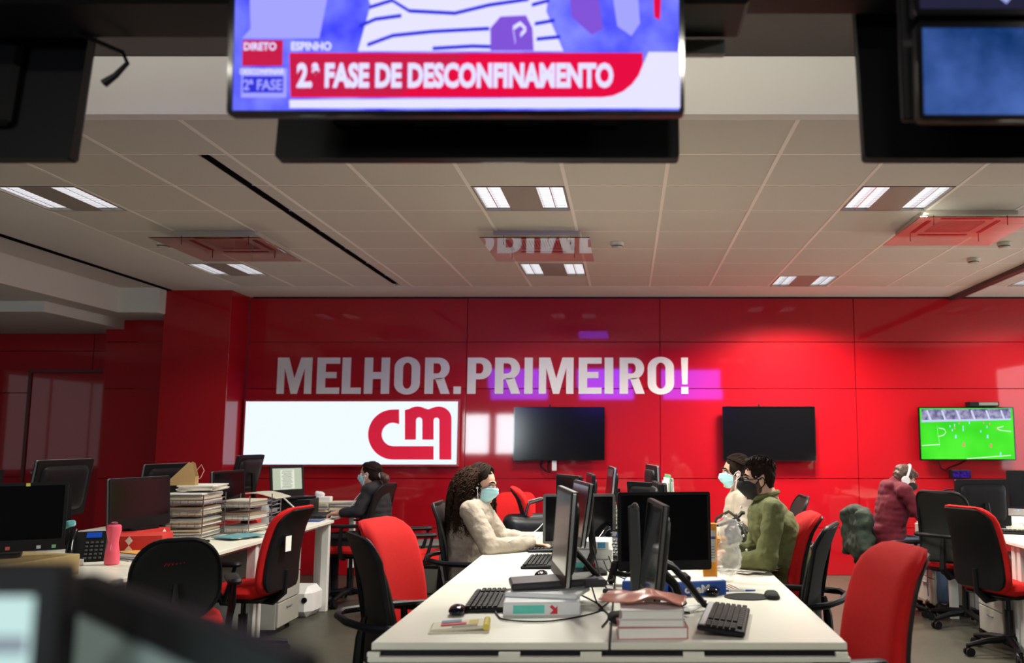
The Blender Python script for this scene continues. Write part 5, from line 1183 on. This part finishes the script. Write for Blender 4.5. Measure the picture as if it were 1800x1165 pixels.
B().box((0, 0, .028), (.045, .028, .056), .008).done('bottle_body', mat('gel_green', (.05, .55, .20), .25), t); B().box((.012, -.0145, .028), (.018, .001, .03)).done('label_patch', dm, t, flat=True); B().cyl((0, 0, .056), (0, 0, .083), .014).done('bottle_cap', white_m, t)
sheet('orange envelope on the papers before the red carton', -2.86, 5.28, .762, 60, .12, .20, .004, mat('orange_paper', (.70, .35, .08), .7), 'envelope', 'envelope', None)
for k in range(4): sheet(['lowest', 'second lowest', 'second highest', 'topmost'][k] + ' magazine of the small pile right of the pink bottle', -2.82, 5.20, .741 + .005 * k, 55 + 7 * k, .20, .27, .0045, [news_m, mat('mag_blue', (.10, .15, .25), .5), paper, mat('mag_grey', (.3, .3, .3), .5)][k], 'magazine', 'magazine', 'magazines right of the pink bottle')
keyboard('black keyboard in front of the dark all-in-one computer', -2.82, 5.72, 0)
# magazine trays
TX, TY = -3.03, 6.28
wire_rack('wire tray tower packed with magazines beside the travel cup', TX - .0, TY, .74, 4, .30, .40, .30, 4, group='wire trays packed with magazines')
wire_rack('wire tray tower with crumpled papers, right of the packed one', TX + .22, TY + .34, .74, -6, .25, .32, .27, 3, group='wire trays packed with magazines')
mg = [news_m, paper, mat('mag_cream', (.60, .52, .36), .7), mat('mag_grey', (.3, .3, .3)), mat('mag_brown', (.30, .20, .12), .6)]
nmag = 0; tier = ['bottom', 'second', 'third', 'top']
for k in range(4):
    z = .74 + .014 + k * .075
    for q in range(5 + (k == 3) * 2):
        o = sheet('magazine lying in the %s tier of the packed wire tray tower' % tier[k], TX + random.uniform(-.006, .006), TY + random.uniform(-.008, .008), z, 4 + random.uniform(-2, 2), .26, .35, .0095, mg[(k + q * 3) % 5], 'magazine', 'magazine', 'magazines in the %s tier of the packed tower' % tier[k]); z += .0102
for k in range(3):
    z = .74 + .014 + k * .09
    for q in range(4):
        o = sheet('paper bundle in the %s tier of the right wire tray tower' % tier[k if k < 2 else 3], TX + .22, TY + .34, z, -6 + random.uniform(-3, 3), .21, .27, .010, mg[(k + q) % 5], 'paper_bundle', 'papers', 'paper bundles in the %s tier of the right tower' % tier[k if k < 2 else 3]); z += .011
z = 1.062
for q in range(5): sheet('newspaper of the loose pile on top of the packed wire tray tower', TX + .04, TY + .06, z, 8 + random.uniform(-6, 6), .24, .32, .007, mg[q % 3], 'newspaper', 'newspaper', 'newspapers on top of the packed tray tower'); z += .0075
t = thing('file_holder', 'cardboard magazine file with a slanted edge on top of the tray tower', 'file holder', (-3.10, 6.24, z + .0), 12)
for s in (0, 1): B().prism([(-.10, 0), (.10, 0), (.10, .06), (.075, .15), (.055, .16)], .003, TR(0, -.045 + .09 * s, 0) @ rot(90, 0, 0)).done('slanted_side', card, t, flat=True)
B().box((.10, -.0, .03), (.003, .09, .06)).box((0, 0, .0015), (.2, .09, .003)).done('spine', card, t, flat=True)
B().tube([(.10, -.02, .10), (.13, -.02, .14), (.15, -.02, .10), (.13, -.02, .05), (.11, -.02, .04)], .003).done('string_loop', mat('string_pink', (.6, .3, .25), .7), t)
t = thing('travel_cup', 'tall dark travel cup standing before the packed tray tower', 'cup', (-3.10, 5.99, .74)); B().lathe([(.026, 0), (.030, .005), (.037, .17), (.037, .175)], 22).done('cup_body', blackp, t); B().lathe([(.039, .175), (.040, .19), (.034, .20), (.030, .205)], 22).done('cup_lid', blackg, t)
wire_rack('steel wire organiser holding folders near the water bottle', -3.05, 7.38, .74, 6, .34, .26, .20, 3)
for k in range(3): sheet('folder in the %s tier of the steel wire organiser' % tier[k if k < 2 else 3], -3.05, 7.38, .756 + k * .067, 6, .30, .22, .028, [mat('folder_dark', (.05, .07, .10), .5), mat('mag_grey', (.3, .3, .3)), mat('folder_dark', (.05, .07, .1))][k], 'folder', 'folder', 'folders in the steel wire organiser')
o = B().pad(.40, .28, .008, None, lambda x, y: .02 * math.cos(x * 9) - .12 * max(0, x - .05), .01, 14).done('newspaper', news_m, None); o.location = (-3.0, 7.36, .965); o.rotation_euler = (0, 0, R(-4)); tag(o, 'open newspaper drooping over the steel wire organiser', 'newspaper')
t = thing('water_bottle', 'small clear water bottle with a blue cap near the black box', 'bottle', (-2.86, 7.12, .74)); B().lathe([(.030, 0), (.033, .01), (.031, .05), (.033, .06), (.031, .09), (.033, .13), (.026, .155), (.013, .175)], 20).done('bottle_body', mat('bottle_clear', (.75, .82, .85), .1, trans=.7, noise_amt=0), t); B().cyl((0, 0, .175), (0, 0, .195), .015).done('bottle_cap', mat('cap_blue', (.1, .35, .75), .4), t)
t = thing('toy_ball', 'red and black knitted object beside the red carton', 'toy', (-2.80, 6.72, .74)); B().ell((0, 0, .045), (.05, .05, .045)).done('red_part', redf, t); B().ell((-.035, -.02, .06), (.032, .03, .03)).done('black_part', blackf, t); B().ell((-.055, .01, .09), (.03, .03, .022)).done('white_part', paper, t)
for k in range(4): sheet(['lowest', 'second', 'third', 'topmost'][k] + ' flat magazine near the desk edge before the red-backed chair', -2.72 + .02 * k, 6.30 - .03 * k, .741 + .005 * k, 20 - 16 * k, .21, .29, .0045, [paper, mat('mag_blue', (.1, .15, .25)), mat('mag_cream', (.6, .52, .36)), mat('mag_teal', (.1, .3, .35), .5)][k], 'magazine', 'magazine', 'flat magazines near the desk edge')
t = thing('black_box', 'black box serving as a riser for the laptop of the woman in black', 'box', (-3.0, 8.05, .74), 4); B().box((0, 0, .075), (.40, .30, .15), .004).done('box_body', blackp, t)
t = thing('laptop', 'open laptop showing a page of text, standing on the black box', 'laptop', (-3.02, 8.05, .8915), -36)
B().box((.06, 0, .010), (.22, .32, .018), .004).done('laptop_base', blackp, t); b = B(); b.box((-.05, 0, .155), (.012, .34, .27), .004, rot(0, -8, 0)); b.done('lid', blackp, t)
o = B().box((.0075, 0, .015), (.002, .29, .19)).done('screen', emat('document_screen', (.50, .55, .42), .9), t, flat=True); o.data.transform(TR(-.05, 0, .155) @ rot(0, -8, 0))
o = B().box((.0092, 0, .012), (.001, .14, .17)).done('document_page', emat('page_screen', (.72, .75, .62), .95), t, flat=True); o.data.transform(TR(-.05, 0, .155) @ rot(0, -8, 0))
b = B()
for k in range(15): b.box((.0102, -.005 * (k % 3), .085 - .0105 * k), (.0005, .10 - .02 * (k % 4 == 3), .004))
o = b.done('text_lines', emat('text_dim', (.25, .28, .22), .8), t, flat=True); o.data.transform(TR(-.05, 0, .155) @ rot(0, -8, 0))
tag(B().cyl((-2.99, 7.72, .955), (-2.74, 7.70, .745), .006).done('white_rod', white_m), 'thin white rod leaning against the laptop riser', 'rod')
keyboard('dark blue-lit keyboard before the hands of the woman in black', -2.70, 7.92, 8)
sheet('dark blue mouse mat at the corner of the left desk row', -2.67, 7.52, .741, 4, .26, .20, .004, mat('mat_blue', (.03, .06, .20), .6), 'mouse_mat', 'mouse pad', None)
z = .74
for c_, (x, y) in enumerate(((-2.86, 8.38), (-2.62, 8.40))):
    z = .741
    for q in range(7 + c_): sheet('newspaper of the %s pile behind the keyboard of the woman in black' % ('left', 'right')[c_], x + random.uniform(-.02, .02), y, z, random.uniform(-12, 12), .24, .22, .012, mg[(q * 2 + c_) % 5], 'newspaper', 'newspaper', 'newspapers in the %s pile near the woman in black' % ('left', 'right')[c_]); z += .0125
t = thing('tissue_box', 'white tissue box with tissues pulled out, on the newspaper pile', 'tissue box', (-2.83, 8.38, .741 + 7 * .0125), 5); B().box((0, 0, .03), (.15, .10, .055), .004).done('box_body', paper, t); B().ell((-.03, 0, .075), (.045, .03, .03)).ell((-.055, 0, .09), (.02, .015, .02)).done('tissue', white_m, t)

# --- right row
RG = 'monitors of the right row'
monitor('large black monitor seen from the back on the right desk', 2.77, 7.02, .745, 100, .46, .36, 0, kind='post', group=RG)
monitor('black all-in-one computer with a silver chin at the right edge', 3.02, 6.45, .86, 245, .54, .33, -4, kind='post', group=RG, chin=.055)
aio = [o for o in C.objects if o.get('label', '').startswith('black all-in-one computer with a silver')][0]
o = B().box((0, -.165 + .030, .004), (.536, .05, .004), .001).done('silver_chin', silver, aio); o.data.transform(TR(0, 0, .285) @ rot(0, 4, 0) @ Matrix(((0, 0, 1, 0), (1, 0, 0, 0), (0, 1, 0, 0), (0, 0, 0, 1))))
o = B().box((-.2, -.165 + .045, .0065), (.008, .008, .002)).done('power_light', emat('led_blue', (.1, .4, 1), 2), aio, flat=True); o.data.transform(TR(0, 0, .285) @ rot(0, 4, 0) @ Matrix(((0, 0, 1, 0), (1, 0, 0, 0), (0, 1, 0, 0), (0, 0, 0, 1))))
keyboard('black keyboard on the right desk under the silver-chinned computer', 2.80, 6.52, 66)
sheet('small white card at the corner of the right desk', 2.64, 7.18, .741, 20, .08, .14, .012, paper, 'card', 'paper', None)
cable('white cable tangle under the silver-chinned computer', [(2.86, 6.72, .745), (2.92, 6.68, .80), (2.98, 6.74, .75), (3.04, 6.66, .79), (3.1, 6.72, .745)], .003, white_e)
cable('black cable looping behind the large monitor back on the right desk', [(2.60, 7.25, .745), (2.52, 7.30, .88), (2.56, 7.28, 1.0), (2.66, 7.1, 1.02)], .006)

# --- blurred things in the near lower left corner
t = thing('control_desk', 'dark desk below the picture carrying the two blurred near monitors', 'desk', (-.75, .70, 0)); B().box((0, 0, .97), (1.2, .7, .03), .004).done('desktop', blackp, t)
for sx in (-1, 1):
    for sy in (-1, 1): B().box((sx * .56, sy * .31, .477), (.05, .05, .955)).done('leg', blackp, t)
a0 = at_y(95, 1012, .62)
t = thing('near_monitor', 'blurred pale glowing screen in the lower left corner close to the camera', 'monitor', (a0.x - .17, .62, .985), 0)
zt = a0.z - .985
B().box((0, .012, zt / 2 + .008), (.352, .02, zt), .004).done('casing', blackp, t); B().box((-.006, 0, zt / 2 - .004), (.325, .004, zt - .02)).done('screen', emat('pale_cyan_screen', (.60, .85, .82), .85), t, flat=True)
B().box((-.006, -.003, zt - .045), (.325, .001, .012)).done('toolbar', emat('screen_grey', (.3, .36, .42), .8), t, flat=True); B().box((.06, -.003, zt - .075), (.10, .001, .010)).done('highlight', emat('screen_green', (.3, .75, .5), .9), t, flat=True)
p0 = at_y(120, 1000, .80); p1 = at_y(500, 1172, .50)
t = thing('near_monitor', 'blurred dark teal-grey monitor slanting down across the lower left corner', 'monitor', (0, 0, .985), 0)
d = (Vector((p1.x, p1.y, 0)) - Vector((p0.x, p0.y, 0))); L = d.length; ang = math.degrees(math.atan2(d.y, d.x)); zt = (p0.z + p1.z) / 2 - .985
t.location = ((p0.x + p1.x) / 2, (p0.y + p1.y) / 2, .985); t.rotation_euler = (0, 0, R(ang))
B().box((0, .014, zt / 2), (L, .02, zt), .004).done('casing', blackp, t); b = B(); b.prism([(-L / 2, 0), (L / 2, 0), (L / 2, zt), (-L / 2, zt)], .004, TR(0, .004, 0) @ rot(90, 0, 0), [[(-L / 2 + .03, .012), (L / 2 - .012, .012), (L / 2 - .012, zt - .028), (-L / 2 + .03, zt - .028)]]); b.done('bezel', blackp, t, flat=True)
B().box((0, .003, zt / 2), (L - .03, .002, zt - .03)).done('screen', mat('dull_teal', (.24, .32, .33), .35), t, flat=True)
